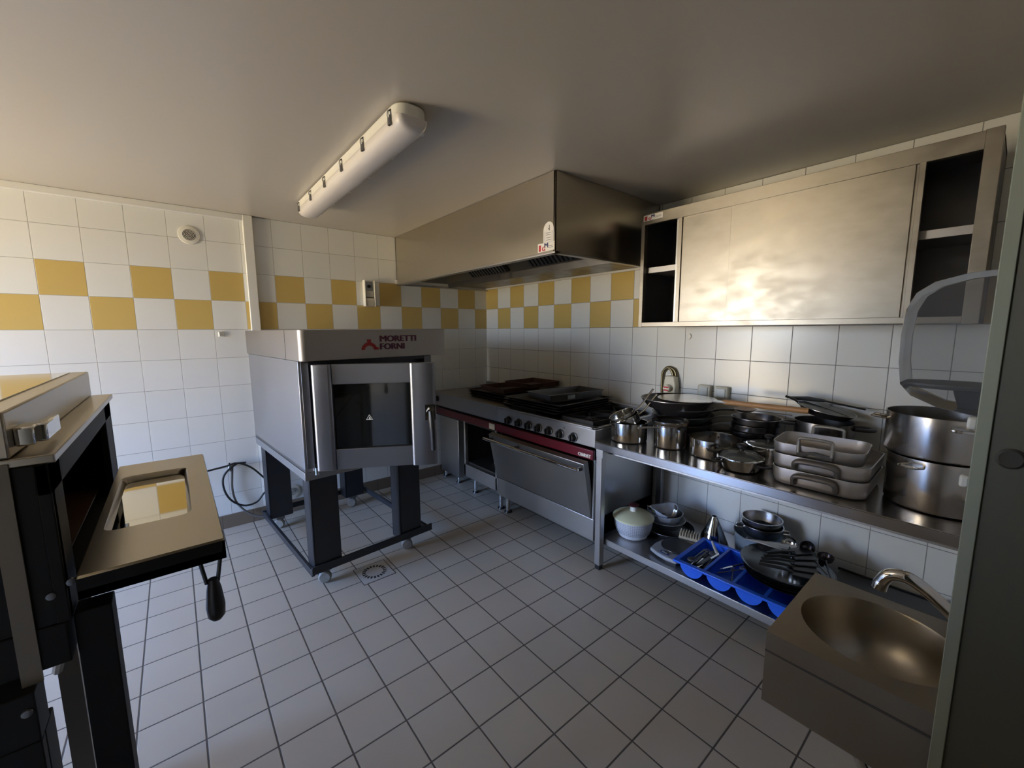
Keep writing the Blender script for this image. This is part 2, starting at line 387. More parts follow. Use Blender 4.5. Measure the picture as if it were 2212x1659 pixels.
for yc in (-.75, -1.52):
    fo = MB().quadslab([Vector((0, yc-.25, 0))+p0+nrm*.001+sl*.02, Vector((0, yc+.25, 0))+p0+nrm*.001+sl*.02, Vector((0, yc+.25, 0))+p0+nrm*.001+sl*.40, Vector((0, yc-.25, 0))+p0+nrm*.001+sl*.40], nrm*.012).build('grease_filter', mat('filter_dark', (.06, .055, .05), .5, .8), t)
    m = MB()
    for k in range(13):
        y = yc-.23+k*.0385
        a = p0+sl*.03+nrm*.013; b = p0+sl*.39+nrm*.013
        m.quadslab([(a.x, y, a.z), (a.x, y+.022, a.z), (b.x, y+.022, b.z), (b.x, y, b.z)], nrm*.010)
    q = m.build('baffle', STEEL_D, fo, world=False); q.data.transform(Matrix.Translation(-Vector(t.location)))
def maker_sticker(parent, o, xd, yd, w, h, name='maker_sticker'):
    """white strip: red square, navy M, red G"""
    Mx = basis(o, xd, yd)
    L = Vector(parent.location)
    s = MB().box(0, w, 0, h, 0, .0008).xf(Mx).build(name, PAPER, parent)
    MB().box(.06*w, .20*w, .08*h, .82*h, .0008, .0011).xf(Mx).build('red_mark', INKR, s, world=False).data.transform(Matrix.Translation(-L))
    Ml = Matrix.Translation(-L) @ Mx
    text('lettering_dark', 'M', h*.75, INKB, s, Ml @ Matrix.Translation((.40*w, .42*h, .0012)), bold=.0008, sx=1.2)
    text('lettering_red', 'G', h*.72, INKR, s, Ml @ Matrix.Translation((.26*w, .08*h, .0012)), bold=.0008, sx=1.1)
    MB().box(.57*w, .90*w, .52*h, .60*h, .0008, .0011).box(.60*w, .94*w, .34*h, .40*h, .0008, .0011).xf(Mx).build('small_print', INKG, s, world=False).data.transform(Matrix.Translation(-L))
    return s
maker_sticker(t, (HX-.0005, -1.855, HZ+.012), (0, -1, 0), (0, 0, 1), .125, .045)
# arched white badge above it
m = MB(); pts = [(0, 0), (.078, 0), (.078, .06)]+[(.039+.039*math.cos(math.radians(a)), .06+.043*math.sin(math.radians(a))) for a in range(15, 180, 15)]+[(0, .06)]
Mx = basis((HX-.0005, -1.898, HZ+.058), (0, -1, 0), (0, 0, 1))
s = m.quadslab([(a, b, 0) for a, b in pts], (0, 0, .0008)).xf(Mx).build('arched_badge', PAPER, t)
Ml = Matrix.Translation(-Vector(t.location)) @ Mx
m = MB()
for w in (.012, .064): m.box(w, w+.0025, .004, .055, .0009, .0013)
for z in (.044, .034, .020, .008): m.box(.022, .056, z, z+.004, .0009, .0013)
m.xf(Ml).build('badge_lines', INKG, s, world=False)
MB().quadslab([(.034, .072, .0009), (.048, .055, .0009), (.048, .085, .0009), (.044, .085, .0009), (.044, .068, .0009)], (0, 0, .0005)).xf(Ml).build('badge_mark', INKK, s, world=False)

# ------------------------------------------------------------------ wall cabinet
CX, CY0, CY1, CZ0, CZ1 = -.35, -3.472, -2.080, 1.455, 2.112
t = thing('wall_cabinet', 'long stainless steel wall cabinet with smeared sliding doors, open at both ends', 'cabinet', (CX/2, (CY0+CY1)/2, CZ0))
m = MB()
m.box(CX+.02, -.002, CY0, CY1, CZ1-.02, CZ1).box(CX+.02, -.002, CY0, CY1, CZ0, CZ0+.02).box(-.02, -.002, CY0, CY1, CZ0, CZ1)
m.box(CX+.02, -.002, CY1-.015, CY1, CZ0, CZ1).box(CX+.02, -.002, CY0, CY0+.015, CZ0, CZ1)
m.build('carcass', STEEL_D, t, bevel=.001)
m = MB().box(CX, CX+.025, CY0, CY1, CZ1-.062, CZ1).box(CX, CX+.025, CY0, CY1, CZ0, CZ0+.026)
m.box(CX-.001, CX+.03, CY1-.022, CY1+.002, CZ0-.003, CZ1+.002).box(CX-.001, CX+.03, CY0-.002, CY0+.042, CZ0-.003, CZ1+.002)
m.build('front_frame', STEEL_CAB, t, bevel=.0015)
MB().box(CX+.04, -.02, CY0+.015, CY1-.015, 1.775, 1.808).build('shelf', STEEL_M, t, bevel=.001)
MB().box(CX+.012, CX+.032, -2.60, -2.312, CZ0+.022, CZ1-.058).box(CX+.004, CX+.034, -2.333, -2.312, CZ0+.022, CZ1-.058).build('sliding_door', STEEL_CAB, t, bevel=.001)
MB().box(CX+.003, CX+.012, -3.262, -2.594, CZ0+.022, CZ1-.058).box(CX-.001, CX+.020, -3.290, -3.272, CZ0+.022, CZ1-.058).box(CX+.010, CX+.022, -3.275, -3.255, CZ0+.022, CZ1-.058).build('sliding_door', STEEL_CAB, t, bevel=.001)
MB().box(CX+.036, CX+.048, -2.300, -2.285, CZ0+.022, CZ1-.058).build('door_stile', STEEL, t)
maker_sticker(t, (CX-.0015, -2.092, 2.072), (0, -1, 0), (0, 0, 1), .125, .032)

# ------------------------------------------------------------------ griddle unit + gas range
RX = -.68
t = thing('griddle_counter', 'grey steel griddle counter with a red rail and open base, in the corner', 'griddle', (RX/2, -.55, 0))
m = MB().box(RX, -.02, -1.062, -.03, .735, .858); m.build('top_body', STEEL_M, t, bevel=.003)
MB().box(-.04, -.022, -1.062, -.03, .858, .905).build('splashback', STEEL_M, t)
MB().box(RX-.018, RX+.004, -1.062, -.03, .662, .722).build('red_rail', REDDARK, t, bevel=.004)
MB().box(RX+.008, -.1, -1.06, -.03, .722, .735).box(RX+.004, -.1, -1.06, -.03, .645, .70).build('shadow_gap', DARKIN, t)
MB().box(RX-.0195, RX-.0175, -1.058, -.985, .668, .712).build('rating_label', CREAM, t)
MB().box(-.60, -.05, -.36, -.03, .06, .645).build('side_cupboard', STEEL_M, t, bevel=.003)
m = MB()
for y in (-.60, -1.055): m.box(RX, RX+.03, y, y+.022, .17, .66)
m.box(RX, -.06, -1.06, -.578, .165, .275).box(-.08, -.06, -1.06, -.578, .27, .66).box(RX+.02, -.06, -.580, -.574, .27, .66)
m.build('open_base', STEEL_M, t, bevel=.002)
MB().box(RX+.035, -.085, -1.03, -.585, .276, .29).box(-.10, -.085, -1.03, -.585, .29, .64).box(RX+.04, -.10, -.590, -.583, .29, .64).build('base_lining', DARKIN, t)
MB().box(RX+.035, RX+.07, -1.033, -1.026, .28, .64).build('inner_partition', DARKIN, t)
MB().lathe([(0, 0), (.028, 0), (.024, .02), (0, .022)], M=basis((RX-.001, -.13, .80), (0, -1, 0), (0, 0, 1)), seg=20).build('knob', BLACK, t)
for x, y in ((-.575, -.08), (-.575, -.32), (-.59, -.62), (-.62, -1.03), (-.12, -.32), (-.12, -1.03)):
    top = .06 if y > -.4 else .165
    lg = MB().cyl((x, y, .012), (x, y, top), .017).build('leg', CHROME, t)
    q = MB().lathe([(0, 0), (.030, 0), (.026, .012), (0, .014)], c=(x, y, 0), seg=20).build('foot', BLACK, lg, world=False); q.data.transform(Matrix.Translation(-Vector(t.location)))
tag(MB().box(-.52, -.46, -.86, -.80, .2905, .35).build('connector_block', CREAM, bevel=.004), 'small cream connector block lying in the open base of the griddle counter', 'connector')

t = thing('gas_range', 'stainless gas range with black knobs, red rail and drop-down oven door ajar', 'stove', (RX/2, -1.55, 0))
Y0, Y1 = -2.030, -1.066
MB().box(RX, -.02, Y0, Y1, .735, .845).build('control_panel', STEEL, t, bevel=.003)
MB().box(RX, RX+.05, Y0, Y1, .845, .857).box(-.08, -.02, Y0, Y1, .845, .90).box(RX, -.02, Y0, Y0+.03, .845, .857).build('hob_rim', STEEL, t, bevel=.003)
MB().box(RX+.05, -.08, Y0+.03, Y1, .845, .850).build('hob_plate', BLACKM, t)
m = MB()
for (x, y) in ((-.52, -1.82), (-.24, -1.82)):
    pass
for (x, y) in ((-.50, -1.84), (-.23, -1.84), (-.50, -1.32), (-.23, -1.32)):
    b = MB().lathe([(0, 0), (.055, 0), (.055, .010), (.038, .014), (.036, .020), (0, .022)], c=(x, y, .850), seg=28).build('burner', CASTIRON, t)
    g = MB()
    for k in range(4):
        a = math.pi/4+k*math.pi/2; g.box(.03, .125, -.005, .005, .018, .030, M=RT((x, y, .850), 0, 0, a))
    g.box(x-.13, x+.13, y-.14, y-.128, .850, .880).box(x-.13, x+.13, y+.128, y+.14, .850, .880).box(x-.13, x-.118, y-.14, y+.14, .850, .880).box(x+.118, x+.13, y-.14, y+.14, .850, .880)
    g.build('pan_support', CASTIRON, t, bevel=.002)
MB().box(RX-.018, RX+.004, Y0, Y1, .662, .722).build('red_rail', RED, t, bevel=.004)
text('rail_lettering', 'CHARVET', .030, WHITEP, t, Matrix.Translation(-Vector(t.location)) @ basis((RX-.0195, -1.915, .672), (0, -1, 0), (0, 0, 1)), sx=.75, bold=.0008)
for i, y in enumerate((-1.212, -1.330, -1.438, -1.540, -1.642, -1.748, -1.862)):
    k = MB().lathe([(0, 0), (.030, 0), (.030, .006), (.024, .008), (.021, .030), (.018, .033), (0, .034)], M=basis((RX-.0005, y, .771), (0, 1, 0), (0, 0, 1)) @ Matrix.Rotation(math.pi, 4, 'Y'), seg=24)
    k.box(RX-.042, RX-.030, y-.005, y+.005, .752, .790).build('knob', BLACK, t)
for y in (-1.29, -1.38, -1.80):
    MB().lathe([(0, 0), (.006, 0), (.005, .003), (0, .004)], M=basis((RX-.0005, y+.02, .815), (0, 1, 0), (0, 0, 1)) @ Matrix.Rotation(math.pi, 4, 'Y'), seg=12).build('indicator', CHROME, t)
m = MB()
m.box(RX+.03, -.04, Y0, Y0+.012, .12, .735).box(RX+.03, -.04, Y1-.012, Y1, .12, .735).box(-.06, -.04, Y0, Y1, .12, .735).box(RX, -.04, Y0, Y1, .145, .285)
m.box(RX, RX+.03, Y0, Y0+.015, .285, .66)
m.build('body', STEEL, t, bevel=.002)
MB().box(RX+.04, RX+.05, Y0+.012, Y1-.012, .285, .70).box(RX+.03, -.06, Y0+.012, Y1-.012, .725, .734).build('oven_cavity', DARKIN, t)
dr = MB().quadslab([(RX-.004, 0, .290), (RX+.036, 0, .290), (RX-.040, 0, .660), (RX-.080, 0, .648)], (0, -.955, 0)).xf(Matrix.Translation((0, -1.058, 0))).build('oven_door', mat('oven_door_steel', (.34, .33, .32), .40, 1, noise=.05, nscale=4, rvar=.03), t, bevel=.003)
hz, hx = .618, RX-.120
m = MB().cyl((hx, -1.05, hz), (hx, -2.00, hz), .0115)
q = m.build('door_handle', CHROME, dr, world=False); q.data.transform(Matrix.Translation(-Vector(t.location)))
m = MB()
for y in (-1.10, -1.40, -1.985): m.cyl((hx, y, hz), (RX-.072, y, hz-.004), .010, .014)
q = m.build('handle_bracket', STEEL_D, dr, world=False); q.data.transform(Matrix.Translation(-Vector(t.location)))
for x, y in ((-.62, -1.12), (-.36, -1.97), (-.12, -1.12), (-.12, -1.97)):
    lg = MB().cyl((x, y, .012), (x, y, .145), .018).build('leg', CHROME, t)
    q = MB().lathe([(0, 0), (.032, 0), (.028, .012), (0, .014)], c=(x, y, 0), seg=20).build('foot', BLACK, lg, world=False); q.data.transform(Matrix.Translation(-Vector(t.location)))

# ------------------------------------------------------------------ baking trays on the cookers
def sheet(name, label, c, z, sx, sy, h, m, rz=0, group=None, rim=.006, cat='baking tray', flare=.008):
    """rectangular tray: solid rolled wall + floor as one mesh, hollow"""
    mb = MB(); a, b = sx/2, sy/2; i = .0025
    def ring(ax, by, zz): return [mb.bm.verts.new(p) for p in ((-ax, -by, zz), (ax, -by, zz), (ax, by, zz), (-ax, by, zz))]
    R = [ring(a-flare, b-flare, 0), ring(a-.002, b-.002, h-.003), ring(a+rim, b+rim, h-.003), ring(a+rim, b+rim, h), ring(a-i-.002, b-i-.002, h), ring(a-flare-i, b-flare-i, .002)]
    for A, B in zip(R, R[1:]):
        for k in range(4): mb.bm.faces.new((A[k], A[(k+1) % 4], B[(k+1) % 4], B[k]))
    mb.bm.faces.new(R[0]); mb.bm.faces.new(R[-1])
    o = mb.build(name, m, bevel=.001); o.location = (*c, z); o.rotation_euler = (0, 0, rz)
    tag(o, label, cat, group); return o
zb = .8595
lab = ['lowest flat baking sheet of the rusty pile on the griddle counter', 'middle flat baking sheet of the rusty pile on the griddle counter', 'top flat baking sheet of the rusty pile, under the shallow tins']
for k in range(3): sheet('baking_sheet', lab[k], (-.345+.006*k, -.80+.012*k), zb+k*.021, .44, .60, .019, RUSTD, rz=-.05+.03*k, group='baking sheets on the griddle counter', rim=.010, flare=.014)
sheet('baking_tin', 'shallow square baking tin at the front of the griddle pile, rust coloured', (-.345, -.81), zb+.064, .38, .36, .042, RUST, rz=-.06)
sheet('baking_tin', 'shallow square baking tin nearest the wall, resting on the other tin', (-.215, -.955), zb+.108, .34, .33, .038, RUST, rz=.02)
lab = ['lowest black baking sheet of the stack on the gas range', 'second black baking sheet from the bottom of the stack on the gas range', 'third black baking sheet from the bottom of the stack on the gas range', 'uppermost black baking sheet of the gas range stack, under the deep tin']
for k in range(4): sheet('baking_sheet', lab[k], (-.400+.004*k, -1.430-.008*(k % 2)), .8825+k*.0165, .55, .55, .015, BLACKM, rz=(-.03, .02, -.01, .03)[k], group='black baking sheets on the gas range', rim=.012, flare=.014)
dt = sheet('roasting_tin', 'deep rectangular steel roasting tin on top of the black baking sheets', (-.385, -1.51), .949, .50, .26, .052, STEEL_D, rz=-.10, cat='roasting tin')
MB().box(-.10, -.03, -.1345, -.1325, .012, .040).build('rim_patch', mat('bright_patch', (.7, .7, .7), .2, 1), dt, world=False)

# ------------------------------------------------------------------ steel work table
t = thing('work_table', 'long stainless steel work table with lower shelf, loaded with cookware', 'table', (-.36, -2.83, 0))
TX, TY0, TY1, TZ = -.715, -3.612, -2.056, .790
MB().box(TX, -.02, TY0, TY1, TZ-.004, TZ).box(TX, TX+.004, TY0, TY1, TZ-.042, TZ-.004).box(TX, -.02, TY1-.004, TY1, TZ-.042, TZ-.004).box(TX, TX+.02, TY0, TY1, TZ-.044, TZ-.040).box(-.024, -.02, TY0, TY1, TZ-.042, TZ+.0).build('table_top', mat('table_steel', (.44, .42, .40), .20, 1, noise=.06, nscale=5, rvar=.03), t, bevel=.0015)
MB().box(TX+.0, TX+.05, TY1-.06, TY1-.012, TZ-.09, TZ-.042).box(-.64, -.60, TY0+.03, TY1-.03, TZ-.08, TZ-.046).build('under_frame', STEEL, t, bevel=.001)
for x in (TX+.002, -.062):
    for y in (TY1-.052, TY0+.012):
        lg = MB().box(x, x+.040, y, y+.040, .03, TZ-.042).build('leg', STEEL, t, bevel=.003)
        q = MB().box(x+.003, x+.037, y+.003, y+.037, 0, .03).build('foot', BLACK, lg, world=False, bevel=.003); q.data.transform(Matrix.Translation(-Vector(t.location)))
MB().box(-.665, -.025, TY0+.014, TY1-.014, .187, .190).box(-.665, -.662, TY0+.014, TY1-.014, .152, .187).box(-.03, -.027, TY0+.014, TY1-.014, .152, .187).build('lower_shelf', STEEL, t, bevel=.001)
TZ += .0005; SZ = .1905

def pot(name, label, c, z, rad, h, m=POT, cat='saucepan', group=None, thick=.0015, base=.01, lip=.003, tilt=None, flare=0):
    t = thing(name, label, cat, (*c, z), group=group)
    rb = rad-flare
    prof = [(0, 0), (rb-base, 0), (rb-base*.3, base*.35), (rb, base), (rad, h-.002), (rad+lip, h-.001), (rad+lip, h+.001), (rad-thick, h), (rb-thick, base+.001), (rb-base, .002), (0, .002)]
    MB().lathe(prof, seg=56).build('pot_body' if cat in ('saucepan', 'stockpot', 'pot', 'casserole') else 'body', m, t, world=False)
    return t
def bar_handle(parent, ang, r0, L, z, rise, m=STEEL, w=.009, ball=True, name='handle'):
    d = Vector((math.cos(ang), math.sin(ang), 0))
    p = [d*(r0-.002)+Vector((0, 0, z)), d*(r0+L*.25)+Vector((0, 0, z+rise*.45)), d*(r0+L*.6)+Vector((0, 0, z+rise*.8)), d*(r0+L)+Vector((0, 0, z+rise))]
    m_ = MB().tube(smooth_path(p, 4), w, seg=10, flat=.5)
    if ball: m_.lathe([(0, -w*1.1), (w*.9, -w*.5), (w*1.1, 0), (w*.9, w*.5), (0, w*1.1)], c=tuple(p[-1]), seg=12)
    return m_.build(name, m, parent, world=False)
def loop_handle(parent, ang, r0, z, w=.045, out=.035, rad=.0045, m=CHROME, rise=0):
    d = Vector((math.cos(ang), math.sin(ang), 0)); s = Vector((-d.y, d.x, 0))
    k = lambda a, b, c: d*(r0+a)+s*b+Vector((0, 0, z+c))
    pts = smooth_path([k(-.002, -w, 0), k(out*.6, -w, rise*.6), k(out, -w*.7, rise), k(out, w*.7, rise), k(out*.6, w, rise*.6), k(-.002, w, 0)], 5)
    return MB().tube(pts, rad, seg=8).build('loop_handle', m, parent, world=False)
def ear_handle(parent, ang, r0, z, m=BLACK, L=.055, w=.045, th=.011):
    d = Vector((math.cos(ang), math.sin(ang), 0)); s = Vector((-d.y, d.x, 0))
    k = lambda a, b: d*(r0+a)+s*b+Vector((0, 0, z))
    return MB().tube(smooth_path([k(-.004, -w*.6), k(L*.6, -w*.55), k(L, 0), k(L*.6, w*.55), k(-.004, w*.6)], 4), th, seg=8, flat=.7).build('side_handle', m, parent, world=False)

# A: saucepan with two small pans tipped into it
A = pot('saucepan', 'stainless saucepan at the left end of the table with small pans tipped inside', (-.535, -2.163), TZ, .103, .112)
bar_handle(A, math.radians(-35), .103, .15, .096, .05)
def tipped(label, c, z, rad, h, tilt, az, L):
    t = thing('small_saucepan', label, 'saucepan', (*c, z), group='small pans nested in the saucepan')
    R = Matrix.Rotation(az, 4, 'Z') @ Matrix.Rotation(-tilt, 4, 'Y')
    prof = [(0, 0), (rad-.012, 0), (rad, .012), (rad+.002, h), (rad-.002, h), (rad-.003, .014), (0, .003)]
    MB().lathe(prof, seg=44).xf(R).build('pot_body', POT, t, world=False)
    MB().tube([(rad-.001, 0, h*.7), (rad+L*.3, 0, h*.95), (rad+L, 0, h*.95+L*.42)], [.007, .008, .009], seg=10, flat=.6).xf(R).build('handle', CHROME, t, world=False)
    MB().lathe([(rad+.0005, h-.003), (rad+.004, h-.001), (rad+.003, h+.002), (rad-.001, h+.001)], seg=44, close=True).xf(R).build('rolled_rim', CHROME, t, world=False)
    return t
tipped('larger of two small saucepans tipped inside the leftmost saucepan', (-.530, -2.150), TZ+.080, .084, .058, math.radians(24), math.radians(-50), .14)
tipped('smaller of two small saucepans, topmost in the leftmost saucepan', (-.537, -2.139), TZ+.100, .074, .060, math.radians(25), math.radians(-44), .15)

# B: saucepan with collar lid
B = pot('saucepan', 'tall stainless saucepan with bar handle and inverted lid, second from the left', (-.475, -2.390), TZ, .086, .125)
bar_handle(B, math.radians(165), .086, .135, .112, .014, w=.010)
MB().lathe([(.078, .104), (.089, .126), (.098, .136), (.100, .150), (.096, .150), (.086, .137), (.02, .128), (0, .128)], seg=50).build('lid', POT, B, world=False)
# C: wide casserole
C_ = pot('casserole', 'wide open stainless casserole with black side handles, third from the left', (-.447, -2.622), TZ, .120, .092, cat='casserole')
ear_handle(C_, math.radians(205), .120, .066); ear_handle(C_, math.radians(25), .120, .066)
# D: little pan with glass lid
def lidded(label, c, z, rad, h, angs, dome=.03):
    t = pot('casserole', label, c, z, rad, h, cat='casserole', flare=.012, base=.018)
    MB().lathe([(rad-.001, h-.001), (rad+.004, h), (rad+.004, h+.004), (rad-.002, h+.005)], seg=50, close=True).build('lid_rim', CHROME, t, world=False)
    MB().lathe([(rad-.002, h+.003), (rad*.85, h+dome*.55), (rad*.5, h+dome*.9), (.012, h+dome), (.012, h+dome-.003), (rad*.5, h+dome*.9-.003), (rad*.83, h+dome*.5), (rad-.004, h+.001)], seg=50).build('glass_lid', GLASS, t, world=False)
    MB().lathe([(0, h+dome-.004), (.010, h+dome-.004), (.010, h+dome+.010), (.021, h+dome+.018), (.022, h+dome+.028), (.012, h+dome+.034), (0, h+dome+.034)], seg=24).build('knob', BLACK, t, world=False)
    for a in angs: ear_handle(t, math.radians(a), rad-.004, h-.018, L=.04, w=.035, th=.009)
    return t
lidded('small low casserole with glass lid and black knob at the table edge', (-.578, -2.806), TZ, .092, .058, (132, -96))
lidded('glass-lidded casserole behind the small one, beside the roasting pans', (-.385, -2.853), TZ, .094, .088, (70,), dome=.02)

# frying pans under the pizza peel
def frypan(name, label, c, z, rad, h, ang, m=BLACKM, hm=BLACK, L=.18, tiltx=0, tilty=0, grp=None, rise=.03):
    t = thing(name, label, 'frying pan', (*c, z), group=grp); R = Euler((tiltx, tilty, 0)).to_matrix().to_4x4()
    MB().lathe([(0, 0), (rad-h*.75, 0), (rad-.003, h*.85), (rad, h), (rad-.003, h), (rad-h*.75-.002, .003), (0, .003)], seg=56).xf(R).build('pan', m, t, world=False)
    MB().lathe([(rad-.002, h-.0015), (rad+.0012, h-.001), (rad+.0012, h+.0012), (rad-.002, h+.001)], seg=56, close=True).xf(R).build('worn_rim', STEEL, t, world=False)
    d = Vector((math.cos(ang), math.sin(ang), 0))
    p = [d*(rad-.01)+Vector((0, 0, h*.7)), d*(rad+L*.35)+Vector((0, 0, h*.8+rise*.7)), d*(rad+L)+Vector((0, 0, h*.8+rise))]
    MB().tube(smooth_path(p, 4), [.009]*4+[.011]*4+[.012], seg=10, flat=.55).xf(R).build('handle', hm, t, world=False)
    return t
fl = [('lowest black frying pan of the stack under the pizza peel', .165, .045, -62), ('second black frying pan of the stack under the pizza peel', .170, .042, -62),
      ('third pan of the stack under the pizza peel, bluish grey', .176, .042, -66), ('fourth black frying pan of the stack under the pizza peel', .180, .045, -72), ('largest black frying pan, at the top of the stack under the peel', .205, .050, -66)]
zc = TZ+.0
fc = [(-.200, -2.310), (-.200, -2.312), (-.200, -2.312), (-.222, -2.318), (-.270, -2.308)]
for k, (l, rr, hh, an) in enumerate(fl):
    frypan('frying_pan', l, fc[k], zc, rr, hh, math.radians(an), hm=(BLACK, GREYP, STEEL, BLACK, STEEL_D)[k], L=.10, grp='frying pans under the pizza peel', m=(BLACKM, BLACKP, mat('bluish_pan', (.10, .13, .15), .3, .6), BLACKM, BLACKM)[k], rise=.015)
    zc += hh+.004
# a black pan with thin bright rim tipped on top, to the left
t = thing('pizza_peel', 'round aluminium pizza peel with wooden handle lying across the pan stack', 'pizza peel', (-.30, -2.385, zc+.006))
ang = math.atan2(-2.966+2.385, -.25+.30)
dv = Vector((math.cos(ang), math.sin(ang), 0))
MB().lathe([(0, 0), (.158, 0), (.160, .0015), (.158, .003), (0, .003)], seg=72).build('blade', ALU_P, t, world=False)
q0 = dv*.15; q1 = dv*.215
MB().quadslab([q0+Vector((-dv.y, dv.x, 0))*.03, q0-Vector((-dv.y, dv.x, 0))*.03, q1-Vector((-dv.y, dv.x, 0))*.014, q1+Vector((-dv.y, dv.x, 0))*.014], (0, 0, .006)).build('ferrule', CHROME, t, world=False)
MB().cyl(dv*.20+Vector((0, 0, .004)), dv*.583+Vector((0, 0, .006)), .0135, .0145).build('wooden_handle', WOOD, t, world=False)
# cake tins: six dark nested tins, slightly fanned
gl = 'dark steel cake tins in a leaning stack'
names = ['lowest', 'second lowest', 'middle', 'second highest', 'highest']
for k in range(5):
    t = thing('cake_tin', names[k]+' of the five dark round cake tins stacked beside the frying pans', 'cake tin', (-.205+.004*k, -2.700-.005*k, TZ+.036*k+.0), group=gl)
    R = Euler((.0, .0, 0)).to_matrix().to_4x4() @ Matrix.Rotation(-.05*k/4, 4, 'Y')
    rr = .108+.002*k
    MB().lathe([(0, 0), (rr-.012, 0), (rr-.004, .004), (rr, .033), (rr+.004, .034), (rr+.004, .036), (rr-.002, .0355), (rr-.013, .003), (0, .003)], seg=56).build('tin_body', mat('tin%d' % k, (.30, .30, .32), .24, 1, noise=.2, nscale=12), t, world=False)
t = thing('skimmer_bowl', 'shallow copper-brown skimmer lying on the cake tins behind the peel handle', 'skimmer', (-.17, -2.655, TZ+.194))
MB().lathe([(0, 0), (.03, .002), (.052, .014), (.055, .018), (.051, .016), (.03, .004), (0, .003)], seg=36).xf(Matrix.Diagonal((1.1, 1, 1, 1))).build('bowl', mat('brown_steel', (.30, .22, .17), .25, 1), t, world=False)
MB().tube([(0, -.05, .015), (.0, -.12, .020), (.01, -.22, .016)], .005, seg=8).build('handle', STEEL, t, world=False)

# big pot with glass lid and tilted pan behind
E_ = pot('stewpot', 'steel stewpot with black side handles behind the roasting pans', (-.143, -3.005), TZ, .120, .200, cat='stewpot', m=mat('dull_pot', (.36, .35, .34), .26, 1, noise=.15, nscale=9))
ear_handle(E_, math.radians(-78), .122, .178, L=.065, w=.05, th=.013); ear_handle(E_, math.radians(112), .122, .178, L=.05, w=.045, th=.012)
fp = frypan('frying_pan', 'black frying pan laid over the stewpot behind the roasting pans', (-.122, -3.000), TZ+.228, .118, .030, math.radians(104), m=BLACKM, L=.06, rise=.02, tiltx=.20)
MB().lathe([(.117, .030), (.10, .035), (0, .040), (0, .038), (.10, .033), (.115, .028)], seg=50).xf(Matrix.Rotation(.20, 4, 'X')).build('lid_glass', GLASS, fp, world=False)
# black brush above
t = thing('grill_brush', 'black matted brush lying on the pan behind the peel handle tip', 'brush', (-.100, -2.950, TZ+.284))
MB().tube([(-.02, .10, .008), (0, .03, .010), (.005, -.04, .007)], [.013, .020, .012], seg=10, flat=.6).build('brush_head', BLACKP, t, world=False, sharp=20)
MB().tube([(.005, -.04, .007), (.0, -.13, -.004), (-.005, -.20, -.012)], .008, seg=8, flat=.6).build('handle', BLACK, t, world=False)
# red pan peeking out
frypan('frying_pan', 'dark red enamel pan half hidden between the frying pans and the cake tins', (-.29, -2.532), TZ, .050, .05, math.radians(120), m=RED, L=.02, rise=.0)

# roasting pans
def roaster(label, c, z, lx, ly, h, rz, kind):
    t = thing('roasting_pan', label, 'roasting pan', (*c, z), rz, group='aluminium roasting pans stacked on the table')
    mb = MB(); rings = []
    def rr(ax, by, rad, zz):
        out = []
        for (sx, sy, a0) in ((1, 1, 0), (-1, 1, 90), (-1, -1, 180), (1, -1, 270)):
            for k in range(6):
                a = math.radians(a0+18*k); out.append(mb.bm.verts.new((sx*(ax-rad)+rad*math.cos(a), sy*(by-rad)+rad*math.sin(a), zz)))
        return out
    a, b = lx/2, ly/2
    R = [rr(a-.022, b-.022, .045, 0), rr(a-.009, b-.009, .05, .007), rr(a-.004, b-.004, .055, .022), rr(a, b, .055, h-.003), rr(a, b, .055, h), rr(a-.004, b-.004, .052, h), rr(a-.009, b-.009, .048, .022), rr(a-.03, b-.03, .04, .005)]
    for A_, B_ in zip(R, R[1:]):
        for k in range(24): mb.bm.faces.new((A_[k], A_[(k+1) % 24], B_[(k+1) % 24], B_[k]))
    mb.bm.faces.new(R[0]); mb.bm.faces.new(R[-1])
    mb.build('pan_body', ALU, t, world=False, sharp=60)
    for sx in (-1, 1):
        if kind == 'bail':
            x = sx*(a+.006)
            pts = smooth_path([(x, -.055, h*.55), (x, -.055, h+.018), (x+sx*.002, -.045, h+.034), (x+sx*.002, .045, h+.034), (x, .055, h+.018), (x, .055, h*.55)], 4)
            hd = MB().tube(pts, .0062, seg=10).build('bail_handle', mat('grey_handle%d' % sx, (.42, .41, .38), .4, .9), t, world=False)
            br = MB().quadslab([(x, -.062, h*.62), (x, -.035, h*.60), (x, 0, h*.72), (x, .035, h*.60), (x, .062, h*.62), (x, .058, h*.30), (x, .040, h*.26), (x, .015, h*.50), (x, -.015, h*.50), (x, -.040, h*.26), (x, -.058, h*.30)], (-sx*.005, 0, 0)).build('bracket', mat('bracket_grey%d' % sx, (.07, .068, .065), .45, .2), t, world=False, bevel=.001)
            mm = MB()
            for y, z_ in ((-.045, .36), (0, .60), (.045, .36)): mm.lathe([(0, 0), (.007, 0), (.005, .004), (0, .005)], M=basis((x-.0005*sx, y, h*z_), (0, -sx, 0), (0, 0, 1)), seg=14)
            mm.build('rivet', CHROME, br, world=False)
        else:
            x = sx*(a-.002)
            pts = smooth_path([(x, -.07, h*.25), (x+sx*.012, -.068, h*.62), (x+sx*.016, -.045, h*.80), (x+sx*.016, .045, h*.80), (x+sx*.012, .068, h*.62), (x, .07, h*.25)], 5)
            MB().tube(pts, .0105, seg=10, flat=1.2).build('bow_handle', mat('dull_grey_handle', (.20, .19, .18), .45, .8) if sx < 0 else ALU, t, world=False)
    return t
RA = math.radians(1.5)
roaster('bottom one of three stacked aluminium roasting pans on the table', (-.468, -3.105), TZ, .365, .325, .072, RA, 'bow')
roaster('middle one of three stacked aluminium roasting pans on the table', (-.468, -3.105), TZ+.0665, .365, .328, .064, RA, 'bow')
